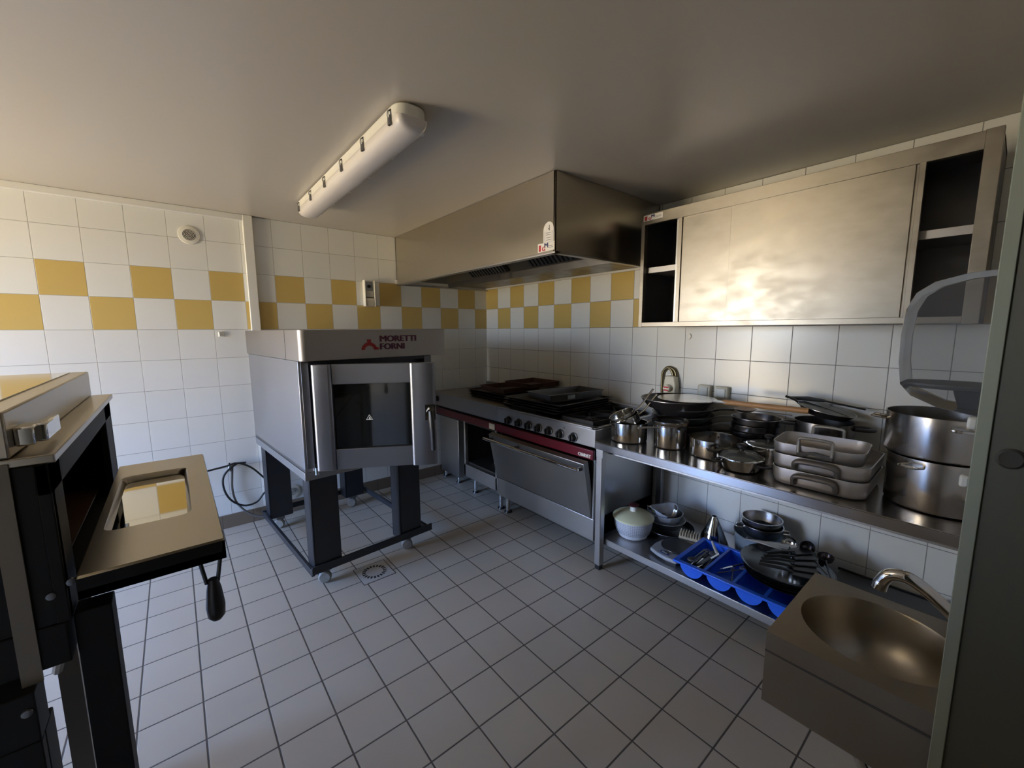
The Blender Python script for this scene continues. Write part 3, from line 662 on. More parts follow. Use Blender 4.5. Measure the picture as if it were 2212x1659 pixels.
roaster('topmost roasting pan, smaller, with raised bail handles, in the aluminium pile', (-.490, -3.085), TZ+.113, .270, .312, .060, math.radians(5), 'bail')

# stockpots
def stock(label, c, z, rad, h, angs, hz):
    t = pot('stockpot', label, c, z, rad, h, cat='stockpot', m=mat('stock_steel', (.54, .52, .49), .25, 1, noise=.1, nscale=6, rvar=.06), base=.012)
    for a in angs: loop_handle(t, math.radians(a), rad, hz, w=.026, out=.040, rise=.004, rad=.005)
    return t
stock('lower of two big stainless stockpots stacked at the right end of the table', (-.440, -3.435), TZ, .148, .185, (157, -23), .160)
stock('upper of two big stainless stockpots stacked at the right end of the table', (-.436, -3.430), TZ+.190, .159, .150, (97, 200), .118)

# ------------------------------------------------------------------ things on the lower shelf
t = thing('salad_spinner', 'white slotted salad spinner with pale yellow lid on the lower shelf', 'salad spinner', (-.500, -2.190, SZ))
MB().lathe([(0, 0), (.070, 0), (.085, .010), (.108, .070), (.116, .120), (.113, .120), (.104, .070), (.08, .012), (0, .006)], seg=60).build('bowl', mat('slotted_white', (.60, .62, .68), .4, bump=.5, bscale=120), t, world=False)
m = MB()
for row in range(7):
    for k in range(56):
        a = 2*math.pi*k/56; z = .038+row*.011; rr = .0955+.18*(z-.03) if z < .07 else .1085+.15*(z-.07)
        rr = .0955+(.1075-.0955)*min(1, max(0, (z-.03)/.04))+(.1145-.1075)*max(0, (z-.07)/.05)
        m.box(-.0012, .0008, -.0036, .0036, -.0022, .0022, M=Matrix.Rotation(a, 4, 'Z') @ Matrix.Translation((rr+.0012, 0, z)))
m.build('slots', GREYP, t, world=False)
MB().lathe([(.114, .116), (.121, .117), (.121, .126), (.105, .138), (.07, .150), (.028, .158), (0, .158), (0, .155), (.07, .146), (.112, .124)], seg=60).build('lid', YELP, t, world=False)
MB().lathe([(0, .158), (.021, .158), (.020, .190), (0, .190)], seg=24).build('knob_stem', WHITEP, t, world=False)
MB().lathe([(0, .190), (.030, .190), (.032, .197), (.020, .204), (0, .206)], seg=24).build('knob_cap', mat('maroon_plastic', (.05, .012, .014), .35), t, world=False)

g = 'plastic bowls stacked on the lower shelf'
def bowl(label, c, z, rad, h, m, wav=0, k2=.72, grp=g):
    t = thing('plastic_bowl', label, 'bowl', (*c, z), group=grp)
    mb = MB().lathe([(0, 0), (rad*k2*.8, 0), (rad*k2, .006), (rad*.93, h*.6), (rad, h), (rad+.004, h+.001), (rad+.003, h-.002), (rad-.002, h-.002), (rad*.91, h*.6), (rad*k2-.003, .008), (0, .003)], seg=54)
    if wav:
        for v in mb.bm.verts:
            a = math.atan2(v.co.y, v.co.x); w = v.co.z/h
            v.co.z += wav*w*w*math.cos(2*a+.6); s = 1-.16*w*abs(math.sin(a*1.5+.4)); v.co.x *= s; v.co.y *= s
    mb.build('bowl_body', m, t, world=False, sharp=60); return t
MILKY = clear_mat('milky_plastic', (.70, .74, .80), dens=.55, rough=.25)
MILKY2 = clear_mat('milky_plastic_pale', (.75, .80, .88), dens=.50, rough=.15)
bowl('bottom clear ribbed plastic bowl of the nested stack behind the salad spinner', (-.300, -2.290), SZ+.034, .112, .055, MILKY)
bowl('middle milky plastic bowl of the nested stack behind the salad spinner', (-.300, -2.282), SZ+.056, .102, .072, MILKY, k2=.8)
bowl('top wavy-rimmed milky plastic bowl of the stack behind the salad spinner', (-.303, -2.270), SZ+.076, .096, .066, MILKY2, wav=.014)
frypan('frying_pan', 'black frying pan under the nested plastic bowls on the lower shelf', (-.275, -2.300), SZ, .148, .030, math.radians(20), L=.08, rise=.0)

t = thing('kitchen_scale', 'grey kitchen scale with round black plate at the lower shelf front', 'scale', (-.505, -2.468, SZ), math.radians(-8))
m = MB(); pts = [(-.105, -.085), (-.120, -.03), (-.120, .03), (-.105, .085), (-.03, .105), (.06, .105), (.10, .07), (.10, -.07), (.06, -.105), (-.03, -.105)]
m.quadslab([(a, b, .012) for a, b in pts], (0, 0, .022)).build('body', GREYP, t, world=False, bevel=.008, seg=3)
MB().quadslab([(a*.86, b*.86, 0) for a, b in pts], (0, 0, .014)).build('underside', BLACK, t, world=False)
MB().lathe([(0, 0), (.080, 0), (.086, .006), (.085, .010), (0, .010)], c=(.018, 0, .036), seg=56).build('weighing_plate', BLACK, t, world=False)
d_ = MB().lathe([(0, 0), (.028, 0), (.026, .003), (0, .003)], seg=30).xf(RT((-.088, 0, .034)) @ Matrix.Diagonal((.6, 1, 1, 1))).build('display_panel', INKB, t, world=False)
MB().box(-.094, -.082, -.016, .016, .037, .0378).build('display', mat('lcd', (.36, .42, .40), .3), d_, world=False)

t = thing('bristle_brush', 'wooden block brush with thick pale bristles beside the kitchen scale', 'brush', (-.345, -2.470, SZ+.034), math.radians(-72))
m = MB(); m.box(-.058, .058, -.030, .030, 0, .020); m.build('block', BRISTLE, t, world=False, bevel=.008, seg=3)
m = MB()
for i in range(8):
    for j in range(4): m.cyl((-.050+i*.0143, -.021+j*.014, .019), (-.051+i*.0146, -.023+j*.0150, .045), .0042, .0032, seg=8)
m.build('bristles', BRISTLE, t, world=False)
tag(MB().box(-.37, -.31, -2.53, -2.42, SZ, SZ+.033).build('storage_tub', mat('tub_white', (.55, .56, .58), .4), bevel=.006), 'small off-white tub under the bristle brush', 'tub')

t = thing('conical_strainer', 'polished steel cone strainer standing point up on the lower shelf', 'strainer', (-.225, -2.548, SZ))
MB().lathe([(.084, 0), (.084, .004), (.018, .165), (.017, .168), (.013, .168), (.015, .163), (.079, .002)], seg=56, close=True).build('cone', mat('cone_steel', (.5, .5, .48), .14, 1), t, world=False)

t = thing('plastic_tub', 'large clear plastic tub carrying steel colanders on the lower shelf', 'tub', (-.145, -2.775, SZ))
m = MB().lathe([(0, 0), (.118, 0), (.128, .012), (.134, .10), (.140, .128), (.136, .128), (.130, .10), (.124, .014), (0, .006)], seg=56)
m.build('tub_body', clear_mat('tub_clear', (.42, .52, .62), dens=.42, rough=.2), t, world=False)
m = MB()
for y, z in ((.02, .03), (-.03, .05), (.05, .055)): m.tube([(-.06, y, z), (.0, y+.02, z+.012), (.07, y-.02, z)], .012, seg=8)
m.build('contents', GREYP, t, world=False)
def colander(label, c, z, rad, h, ring=True):
    t = thing('colander', label, 'colander', (*c, z), group='steel colanders on the clear tub')
    MB().lathe([(0, 0), (rad*.55, 0), (rad*.86, h*.25), (rad*.97, h*.6), (rad, h-.002), (rad+.004, h), (rad-.002, h), (rad*.95, h*.6), (rad*.83, h*.27), (0, .003)], seg=56).build('bowl', mat('colander_steel', (.45, .45, .46), .2, 1, bump=.4, bscale=300), t, world=False)
    if ring:
        for a in (115, -65): loop_handle(t, math.radians(a), rad-.001, h*.62, w=.022, out=.030, rad=.0035)
    return t
colander('lower steel colander with wire loop handles, sitting on the clear tub', (-.145, -2.772), SZ+.105, .100, .075)
colander('upper plain steel colander nested on top, above the clear tub', (-.142, -2.768), SZ+.145, .096, .070, ring=False)

# blue cutlery tray: four half-round troughs
t = thing('cutlery_tray', 'bright blue plastic cutlery tray with half-round compartments on the lower shelf', 'cutlery tray', (-.500, -2.835, SZ), math.radians(1.5))
m = MB(); n = 14; pitch = .1335; R_ = .060; zt = .070; x0, x1 = -.150, .150; yS = .268
def trough(mb, yc):
    prof = [(yc+R_*math.cos(math.pi*k/n), zt-R_*1.12*math.sin(math.pi*k/n)) for k in range(n+1)]
    inn = [(yc+(R_-.003)*math.cos(math.pi*k/n), zt-(R_-.003)*1.12*math.sin(math.pi*k/n)) for k in range(n+1)]
    for (a, b) in ((x0, x0), (x1, x1)): pass
    o0 = [mb.bm.verts.new((x0, y, z)) for y, z in prof]; o1 = [mb.bm.verts.new((x1, y, z)) for y, z in prof]
    i0 = [mb.bm.verts.new((x0+.003, y, z)) for y, z in inn]; i1 = [mb.bm.verts.new((x1-.003, y, z)) for y, z in inn]
    for k in range(n):
        mb.bm.faces.new((o0[k], o0[k+1], o1[k+1], o1[k])); mb.bm.faces.new((i0[k], i1[k], i1[k+1], i0[k+1]))
    mb.bm.faces.new(o0); mb.bm.faces.new(o1[::-1]); mb.bm.faces.new(i0[::-1]); mb.bm.faces.new(i1)
    for P, Q in ((o0, i0), (o1, i1)):
        pass
ycs = [yS-.066-pitch*k for k in range(4)]
for yc in ycs: trough(m, yc)
m.build('compartments', BLUEP, t, world=False, sharp=50)
m = MB()
m.box(x0-.024, x0+.002, -yS-.012, yS+.020, zt-.006, zt+.006).box(x1-.002, x1+.020, -yS-.012, yS+.020, zt-.006, zt+.006)
m.box(x0, x1, yS-.004, yS+.020, zt-.006, zt+.006)
for yc in ycs[1:]: m.box(x0, x1, yc+R_-.001, yc+pitch-R_+.001, zt-.004, zt+.006)
m.box(x0, x1, ycs[-1]-R_-.02, ycs[-1]-R_+.001, zt-.006, zt+.006)
m.build('rim', BLUEP, t, world=False, bevel=.003)
# cutlery: forks / knives / spoons, each its own
tl = Vector(t.location)
def cutlery(kind, label, p, az, pitch_=0, L=.17, grp='cutlery in the blue tray'):
    o = thing(kind, label, 'cutlery', tuple(p), az, group=grp)
    if kind == 'table_knife':
        MB().box(-L/2, 0, -.005, .005, 0, .006).build('handle', BLACK, o, world=False, bevel=.002)
        MB().quadslab([(0, -.005, .002), (L/2-.01, -.008, .002), (L/2, 0, .002), (0, .005, .002)], (0, 0, .0015)).build('blade', CHROME, o, world=False)
    elif kind == 'table_fork':
        MB().tube([(-L/2, 0, .003), (0, 0, .004), (L*.3, 0, .006)], [.0055, .003, .004], seg=8, flat=.4).build('handle', STEEL_D, o, world=False)
        m = MB().box(L*.28, L*.36, -.010, .010, .004, .006)
        for k in range(4): m.box(L*.35, L*.52, -.0100+k*.0057, -.0072+k*.0057, .004, .006)
        m .build('tines', STEEL_D, o, world=False)
    else:
        MB().tube([(-L/2, 0, .003), (0, 0, .004), (L*.3, 0, .005)], [.0055, .003, .004], seg=8, flat=.4).build('handle', STEEL_D, o, world=False)
        MB().lathe([(0, 0), (.010, .002), (.018, .007), (.017, .007), (.010, .003), (0, .0015)], seg=24).xf(RT((L*.40, 0, .002)) @ Matrix.Diagonal((1.5, 1, 1, 1))).build('bowl', STEEL_D, o, world=False)
    o.rotation_euler = (0, pitch_, az); return o
kinds = ['table_fork', 'table_spoon', 'table_knife']
ci = 0
for r_ in range(3):
    for k in range(6):
        kd = kinds[(k+r_) % 3]
        # first compartment: packed, lying along x
        p = tl+Vector((-.01+random.uniform(-.02, .02), ycs[0]-.030+k*.012+random.uniform(-.002, .002), .018+r_*.0125+abs(k-2.5)*.006))
        o = cutlery(kd, 'steel '*(kd != 'table_knife')+{'table_fork': 'fork', 'table_spoon': 'spoon', 'table_knife': 'black-handled knife'}[kd]+' heaped in the first compartment of the blue tray', p, math.pi*(k % 2)+random.uniform(-.08, .08)); ci += 1
for k in range(3):
    p = tl+Vector((-.01+.03*k, ycs[1]-.010+k*.012, .020+k*.008))
    cutlery(kinds[k], 'loose '+('fork', 'spoon', 'black-handled knife')[k]+' in the second compartment of the blue tray', p, (.35, -.5, 2.8)[k], grp='loose cutlery in the second compartment')
wh = thing('plastic_spatula', 'narrow white plastic spatula standing in the blue tray', 'spatula', (-.415, -2.655, SZ+.035), math.radians(60))
MB().tube([(-.03, 0, 0), (.02, 0, .040), (.045, 0, .066)], [.010, .009, .006], seg=8, flat=.4).build('spatula_blade', WHITEP, wh, world=False)

# stack of pizza lids / pans on the tray
gz = SZ+.078
DISH = mat('glossy_dark_dish', (.13, .14, .15), .12, .9)
labs = ['lowest', 'second', 'third', 'fourth', 'topmost']
for k in range(5):
    t = thing('pizza_pan', labs[k]+' of the five round steel pans stacked over the blue tray', 'pan', (-.395+.006*(k % 2), -2.985+.005*k, gz+k*.0105), group='round pans stacked over the blue tray')
    rr = .190-.002*(k % 3)
    MB().lathe([(0, 0), (rr-.030, 0), (rr-.012, .008), (rr, .0105), (rr+.001, .0125), (rr-.012, .0105), (rr-.031, .003), (0, .003)], seg=72).build('dish', (STEEL_D, BLACKM, POT, STEEL_D, DISH)[k], t, world=False, sharp=60)
gt = gz+5*.0105
tp = Vector((-.395, -2.985, gt))
for k in range(5):
    t = thing('spatula', ('nearest', 'second nearest', 'middle', 'second farthest', 'farthest')[k]+' black-handled utensil lying on the round steel pans', 'utensil', (tp.x-.08+.035*k, tp.y-.02+.01*k, gt+.006+.0065*k), math.radians(-70+9*k), group='black utensils lying on the round pans')
    MB().tube([(-.12, 0, .008), (-.04, 0, .012), (.02, 0, .008)], [.009, .011, .006], seg=8, flat=.6).build('handle', BLACK, t, world=False)
    MB().box(.01, .11, -.028, .028, .004, .008).build('blade', BLACKM, t, world=False, bevel=.002)
for k in range(4):
    o = MB().tube(smooth_path([(-.09, 0, .0), (-.03, .004, .004), (.04, -.003, .004), (.08, 0, 0)], 4), [.004, .006, .008, .010, .011, .012, .012, .012, .012, .011, .010, .008, .006], seg=10, flat=.35).build('wooden_spatula', mat('pale_grey_plastic', (.50, .49, .45), .5))
    o.location = (-.305+.018*k, -2.835-.030*k, gt+.014+.003*k); o.rotation_euler = (0, 0, math.radians(-78+6*k))
    tag(o, ('leftmost', 'second from left', 'third from left', 'rightmost')[k]+' of the four pale flat sticks on the round pans', 'spatula', 'pale flat sticks on the round pans')
for k, (x, y, z, a, b) in enumerate(((-.250, -2.935, .040, 200, 60), (-.235, -3.008, .042, 215, 75), (-.225, -3.082, .024, 195, 15))):
    t = thing('ladle', ('left shiny steel ladle', 'middle dark ladle', 'right dark ladle, lying lower,')[k]+' on the round steel pans', 'ladle', (x, y, gt+z), math.radians(a))
    R = Matrix.Rotation(math.radians(b), 4, 'Y')
    MB().lathe([(0, -.030), (.018, -.026), (.030, -.014), (.034, 0), (.032, 0), (.028, -.013), (.016, -.024), (0, -.028)], seg=30).xf(R).build('ladle_bowl', CHROME if k == 0 else mat('dark_ladle', (.10, .09, .10), .2, .8), t, world=False)
    MB().tube([(.03, 0, -.005), (.09, .01, -.02-z*.2), (.17, .02, -z+.006)], .004, seg=8, flat=.6).build('handle', STEEL_D, t, world=False)
# black sheet pans along the wall at the back of the lower shelf
for k in range(3):
    o = MB().box(-.225, -.08, -3.53, -3.13, 0, .012).box(-.235, -.225, -3.54, -3.12, .004, .018).box(-.08, -.072, -3.54, -3.12, .004, .018).build('baking_tray', BLACKM, bevel=.002)
    o.location = (0, .008*k, SZ+k*.019)
    tag(o, ('lowest', 'middle', 'topmost')[k]+' of the black trays at the back right of the lower shelf', 'baking tray', 'black trays at the back of the lower shelf')

# ------------------------------------------------------------------ wall fittings
t = thing('gas_cutoff_box', 'cream isolator switch box with red-and-white dial and bent copper pipe', 'switch', (0, -2.125, 1.05))
MB().quadslab([(-.004, -.048, -.095), (-.004, .030, -.095), (-.004, .034, .02), (-.004, .024, .082), (-.004, -.040, .082), (-.004, -.052, .02)], (-.055, 0, 0)).build('box', CREAM, t, world=False, bevel=.006)
k_ = MB().lathe([(0, 0), (.026, 0), (.025, .030), (.022, .034), (0, .034)], M=basis((-.058, -.006, .002), (0, -1, 0), (0, 0, 1)) , seg=30).build('dial', CREAM, t, world=False)
MB().box(-.0935, -.0915, -.024, .012, -.014, -.004).box(-.0935, -.0915, -.024, .012, .006, .016).build('dial_mark', mat('red_plastic', (.55, .02, .03), .4), k_, world=False)
for off in (0, .022):
    pts = smooth_path([(-.020, .066-off*.0, -.20), (-.020, .066, .06), (-.020, .060, .105), (-.020, .035, .130), (-.020, .010+off*.0, .125-off*.3), (-.020, -.008-off*.6, .100), (-.020, -.012-off*.7, .076)], 6)
    if off: pts = smooth_path([(-.020, .045, .1275), (-.020, .020, .138), (-.020, -.012, .125), (-.020, -.030, .100), (-.020, -.034, .076)], 6)
    MB().tube(pts, .0085 if not off else .0085, seg=12).build('copper_pipe', BRASS, t, world=False)
for k, y in enumerate((-2.352, -2.458)):
    t = thing('light_switch', ('left', 'right')[k]+' one of two square surface switches above the table', 'switch', (0, y, 1.052), group='square switches above the table')
    MB().box(-.034, -.001, -.040, .040, -.040, .040).build('surround', CREAM, t, world=False, bevel=.008, seg=3)
    MB().box(-.040, -.033, -.027, .027, -.028, .030).build('rocker', mat('switch_rocker', (.62, .64, .60), .3), t, world=False, bevel=.003)
o = MB().lathe([(0, 0), (.013, 0), (.011, .008), (0, .010)], M=basis((0, -2.228, 1.393), (0, -1, 0), (0, 0, 1)) @ Matrix.Diagonal((1, 1.5, 1, 1)), seg=20).build('wall_plug', WHITEP); tag(o, 'small oval white wall plug on the tiles below the steel cabinet', 'wall plug')
o = MB().box(-2.325, -2.290, -.006, 0, 1.402, 1.438).box(-2.322, -2.316, -.02, -.005, 1.405, 1.435).build('wall_clip', WHITEP, bevel=.002); tag(o, 'small white adhesive clip on the back wall left of the white strip', 'clip')
def vent(label, c, rad, m1, m2):
    t = thing('wall_vent', label, 'vent', c, group=None)
    B0 = basis((0, 0, 0), (1, 0, 0), (0, 0, 1))
    MB().lathe([(0, 0), (rad, 0), (rad*.97, .006), (rad*.60, .010), (rad*.60, .004), (0, .004)], M=B0, seg=48).build('flange', m1, t, world=False)
    MB().lathe([(0, .0045), (rad*.59, .0045), (rad*.59, .0050), (0, .0050)], M=B0, seg=40).build('dark_opening', DARKIN, t, world=False)
    m = MB()
    for k in range(4):
        r0 = rad*(.12+.125*k); m.lathe([(r0, .006), (r0+rad*.045, .006), (r0+rad*.045, .010), (r0, .010)], M=B0, seg=36, close=True)
    m.lathe([(0, .006), (rad*.06, .006), (0, .012)], M=B0, seg=16)
    m.build('grille_rings', m1, t, world=False); return t
vent('round white air vent with ring grille high on the back wall', (-2.432, -.001, 2.078), .060, WHITEP, 0)
vent('low round white vent near the skirting, behind the wheeled oven', (-1.935, -.001, .165), .055, WHITEP, 0)
t = thing('soap_dispenser', 'empty white wall dispenser with cover missing, on the back wall tiles', 'dispenser', (-1.247, 0, 1.645))
m = MB().box(-.045, .045, -.008, -.001, 0, .218).box(-.045, -.037, -.055, -.008, 0, .218).box(.037, .045, -.055, -.008, 0, .218)
m.build('case', WHITEP, t, world=False, bevel=.003)
MB().box(-.036, .036, -.050, -.008, .0, .070).build('lower_cup', CREAM, t, world=False, bevel=.008)
MB().box(-.034, .034, -.046, -.008, .075, .130).build('mechanism', mat('pale_grey', (.5, .49, .42), .4), t, world=False, bevel=.006)
MB().box(-.036, .036, -.012, -.008, .13, .21).build('back_plate', GREYP, t, world=False)
MB().lathe([(0, 0), (.014, 0), (.013, .012), (0, .013)], M=basis((.006, -.012, .170), (1, 0, 0), (0, 0, 1)), seg=20).build('pump_socket', BLACK, t, world=False)

# ------------------------------------------------------------------ wheeled oven
t = thing('wheeled_oven', 'stainless single-chamber oven on a black wheeled stand, door ajar', 'oven', (-2.092, -1.240, 0), math.radians(4.4))
W_, DP = .80, 1.08; zB, zT = .69, 1.285
OV_SIDE = mat('oven_side_steel', (.46, .46, .48), .34, 1, noise=.06, nscale=3, rvar=.03)
m = MB().box(0, .012, 0, DP, zB, zT).box(W_-.012, W_, 0, DP, zB, zT).box(0, W_, DP-.012, DP, zB, zT).box(0, W_, 0, DP, zB, zB+.02)
m.build('oven_body', OV_SIDE, t, world=False, bevel=.002)
MB().box(.012, W_-.012, .06, .075, zB+.02, zT).box(.012, W_-.012, 0, .06, zT-.02, zT-.001).build('oven_front', mat('oven_front_dark', (.05, .05, .055), .4, .6), t, world=False)
MB().box(.012, .05, -.006, .06, zB+.02, zT-.005).build('door_jamb', STEEL_D, t, world=False, bevel=.002)
MB().box(W_-.055, W_-.004, -.004, .06, zB+.02, zT-.005).build('door_jamb', STEEL_D, t, world=False, bevel=.002)
m = MB().box(0, W_, .01, DP, zB-.05, zB-.004); m.build('base_frame', mat('base_frame_steel', (.30, .31, .33), .4, .8), t, world=False, bevel=.002)
# hood box on top, rounded front-left corner
m = MB(); z0, z1 = zT+.002, 1.446; x0, x1, y0, y1 = -.006, W_+.055, -.075, DP+.01; rr = .035
pts = [(x1, y1), (x0, y1), (x0, y0+rr)]+[(x0+rr-rr*math.cos(math.radians(a)), y0+rr-rr*math.sin(math.radians(a))) for a in (15, 30, 45, 60, 75)]+[(x0+rr, y0), (x1, y0)]
hb = m.quadslab([(a, b, z0) for a, b in pts], (0, 0, z1-z0)).build('top_box', mat('top_box_steel', (.40, .37, .345), .38, 1, noise=.08, nscale=3, rvar=.03), t, world=False, bevel=.002, sharp=20)
MB().box(x0-.0015, x0+.001, .17, .174, z0, z1).build('panel_seam', STEEL, hb, world=False)
# lettering
B0 = basis((.415, y0-.0012, 1.378), (1, 0, 0), (0, 0, 1))
text('lettering_top', 'MORETTI', .048, LOGOP, hb, B0, sx=1.18, bold=.0016)
text('lettering_bottom', 'FORNI', .048, LOGOP, hb, B0 @ Matrix.Translation((0, -.044, 0)), sx=1.12, bold=.0016)
m = MB(); ar = []
for k in range(13):
    a = math.radians(180-15*k); ar.append((.045*math.cos(a), .042*math.sin(a)))
inn = [(a*.58, b*.55) for a, b in ar]
for k in range(12): m.quadslab([(*ar[k], 0), (*ar[k+1], 0), (*inn[k+1], 0), (*inn[k], 0)], (0, 0, .0008))
m.quadslab([(-.010, .040, 0), (.010, .040, 0), (.012, .058, 0), (-.012, .058, 0)], (0, 0, .0008)).quadslab([(.030, 0, 0), (.055, 0, 0), (.055, .010, 0), (.030, .022, 0)], (0, 0, .0008))
m.xf(B0 @ Matrix.Translation((-.062, -.044, 0))).build('arch_logo', LOGOR, hb, world=False)
# door, hinged left, swung open
dw = .63; dz0, dz1 = zB+.012, zT-.018; dA = math.radians(-33)
DM = Matrix.Translation((.055, -.030, 0)) @ Matrix.Rotation(dA, 4, 'Z')
DST = mat('oven_door_satin', (.30, .30, .32), .36, 1, noise=.06, nscale=3, rvar=.03)
m = MB()
def rndpost(mb, xa, xb, ya, yb, rr):
    p = [(xa, yb), (xb, yb), (xb, ya+rr)]+[(xb-rr+rr*math.cos(math.radians(a)), ya+rr-rr*math.sin(math.radians(a))) for a in (0, 30, 60, 90)]+[(xa+rr-rr*math.sin(math.radians(a)), ya+rr-rr*math.cos(math.radians(a))) for a in (0, 30, 60, 90)]
    return mb.quadslab([(a, b, dz0) for a, b in p], (0, 0, dz1-dz0))
rndpost(m, 0, .10, -.028, .035, .018); rndpost(m, dw-.135, dw, -.028, .035, .018)
m.box(.10, dw-.135, -.012, .035, dz1-.105, dz1).box(.10, dw-.135, -.012, .035, dz0, dz0+.11)
dr = m.xf(DM).build('door', DST, t, world=False, bevel=.002)
MB().box(.10, dw-.135, .006, .014, dz0+.11, dz1-.105).xf(DM).build('door_glass', DARKGLASS, dr, world=False)
m = MB(); TM = DM @ basis((.275, .0045, .975), (1, 0, 0), (0, 0, 1))
for a, b, c, d in (((-.018, -.012), (.018, -.012), (.014, -.009), (-.014, -.009)), ((.018, -.012), (0, .018), (0, .012), (.014, -.009)), ((0, .018), (-.018, -.012), (-.014, -.009), (0, .012)), ((-.004, -.008), (.007, -.008), (.003, .004), (-.001, .004))):
    m.quadslab([(*a, 0), (*b, 0), (*c, 0), (*d, 0)], (0, 0, .0006))
m.xf(TM).build('warning_triangle', WHITEP, dr, world=False)
hd = MB().cyl((dw-.030, -.026, 1.00), (dw-.030, -.070, 1.00), .024, .022).box(dw-.060, dw-.004, -.034, -.027, .955, 1.04).xf(DM).build('latch_base', CHROME, dr, world=False)
MB().tube([(dw-.030, -.070, 1.01), (dw-.026, -.080, .97), (dw-.022, -.080, .90), (dw-.020, -.074, .80)], [.015, .021, .019, .016], seg=12, flat=.8).xf(DM).build('latch_lever', BLACK, dr, world=False)
MB().lathe([(0, 0), (.010, 0), (.010, .04), (0, .04)], c=(-.008, .01, zB-.016), seg=14).xf(DM).build('hinge_pin', CHROME, dr, world=False)
# stand
LW, LD = .150, .11; LZ = .10
OVST = mat('stand_dark_blue_grey', (.018, .020, .026), .38, noise=.25, nscale=9)
for (x, y) in ((.02, .02), (.545, .02), (.02, DP-.14), (.56, DP-.14)):
    l = MB().box(x, x+LW, y, y+.02, LZ, zB-.05).box(x, x+.012, y, y+LD, LZ, zB-.05).box(x, x+LW, y+LD-.012, y+LD, LZ, zB-.05)
    lg = l.build('leg', OVST, t, world=False, bevel=.003)
    cx, cy = x+.075, y+.055
    ca = MB().box(cx-.025, cx+.025, cy-.02, cy+.02, .070, LZ)
    ca.quadslab([(cx-.022, cy-.016, .085), (cx-.022, cy+.016, .085), (cx-.008, cy+.010, .026), (cx-.008, cy-.010, .026)], (.003, 0, 0)).quadslab([(cx+.022, cy-.016, .085), (cx+.022, cy+.016, .085), (cx+.010, cy+.010, .026), (cx+.010, cy-.010, .026)], (-.003, 0, 0))
    cb = ca.build('caster', STEEL_D, t, world=False)
    MB().lathe([(0, -.015), (.028, -.015), (.036, -.008), (.036, .008), (.028, .015), (0, .015)], M=Matrix.Translation((cx-.012, cy-.012, .0365)) @ Matrix.Rotation(-.5, 4, 'Z') @ Matrix.Rotation(math.pi/2, 4, 'X'), seg=24).build('wheel', BINW, cb, world=False)
RH = .10
MB().box(.0, W_-.03, .006, .018, RH, RH+.045).build('front_rail', OVST, t, world=False, bevel=.002)
MB().box(.0, .018, .018, DP-.02, RH-.012, RH+.026).build('side_rail', OVST, t, world=False, bevel=.002)
MB().box(W_-.065, W_-.047, .018, DP-.02, RH-.004, RH+.034).build('side_rail', OVST, t, world=False, bevel=.002)
MB().box(.0, W_-.047, DP-.022, DP-.008, RH-.004, RH+.034).build('rear_rail', OVST, t, world=False, bevel=.002)

# cables by the oven
o = MB().tube(smooth_path([(-2.60, -.06, .455), (-2.47, -.06, .470), (-2.36, -.055, .480), (-2.29, -.05, .487), (-2.205, -.05, .435), (-2.12, -.05, .325)], 8), .0065, seg=10).build('power_cable', RUBBER); tag(o, 'straight run of black cable along the back wall to the oven', 'cable')
pts = []
for k in range(41):
    a = math.radians(95+ (k/40)*275); pts.append((-2.265+.122*math.cos(a), -.042, .318+.172*math.sin(a)))
pts = pts+[(-2.12, -.04, .262), (-2.08, -.05, .262)]
pts = smooth_path([(-2.235, -.045, .480), (-2.30, -.042, .478), (-2.375, -.042, .41), (-2.382, -.04, .31), (-2.345, -.04, .215), (-2.27, -.04, .155), (-2.19, -.04, .160), (-2.14, -.04, .215), (-2.11, -.045, .232), (-2.04, -.05, .235), (-1.96, -.06, .15)], 6)
o = MB().tube(pts, .007, seg=10).build('coiled_cable', RUBBER); tag(o, 'black cable looped in a circle against the back wall beside the oven', 'cable')
o = MB().tube(smooth_path([(-2.318, -.022, .475), (-2.325, -.025, .40), (-2.332, -.028, .30), (-2.318, -.03, .20), (-2.27, -.035, .115), (-2.21, -.045, .062), (-2.14, -.06, .035), (-2.06, -.09, .020)], 8), .007, seg=10).build('gas_hose', HOSEG); tag(o, 'grey-brown hose dropping down the back wall inside the cable loop', 'hose')
t = thing('hose_valve', 'little chrome valve where the hose leaves the back wall', 'valve', (-2.325, -.001, .475))
MB().cyl((0, 0, 0), (0, -.035, 0), .010).build('valve_stub', CHROME, t, world=False)
MB().cyl((-.012, -.024, -.006), (-.012, -.024, -.045), .008).box(-.016, -.006, -.034, -.020, .006, .020).build('valve_body', CHROME, t, world=False)

# ------------------------------------------------------------------ left deck oven (door open flat)
DX = -2.78; DY0, DY1 = -2.630, -1.815
t = thing('deck_oven', 'stainless deck oven at the left edge with its flap door lowered flat', 'oven', (-3.3, (DY0+DY1)/2, 0))
MB().box(-3.74, DX, DY0, DY1, 1.2505, 1.322).build('top_box', STEEL_BR, t, bevel=.003)
MB().box(-3.70, DX-.034, DY0+.03, DY1-.03, 1.3225, 1.3245).build('top_plate', mat('polished_top', (.62, .60, .56), .10, 1), t)
MB().box(-3.74, DX+.045, DY0, DY1, 1.236, 1.250).build('ledge', STEEL_BR, t, bevel=.002)
m = MB().box(-3.74, DX+.036, DY0+.002, DY0+.02, .97, 1.236).box(-3.74, DX+.036, DY1-.02, DY1-.002, .90, 1.236).box(-3.74, -3.72, DY0, DY1, .90, 1.236).box(-3.74, DX+.03, DY0, DY1, .90, .97)
m.box(DX+.02, DX+.036, DY0, DY0+.08, .97, 1.236).box(DX+.02, DX+.036, DY1-.13, DY1, .97, 1.236).box(DX+.02, DX+.036, DY0, DY1, 1.185, 1.236)
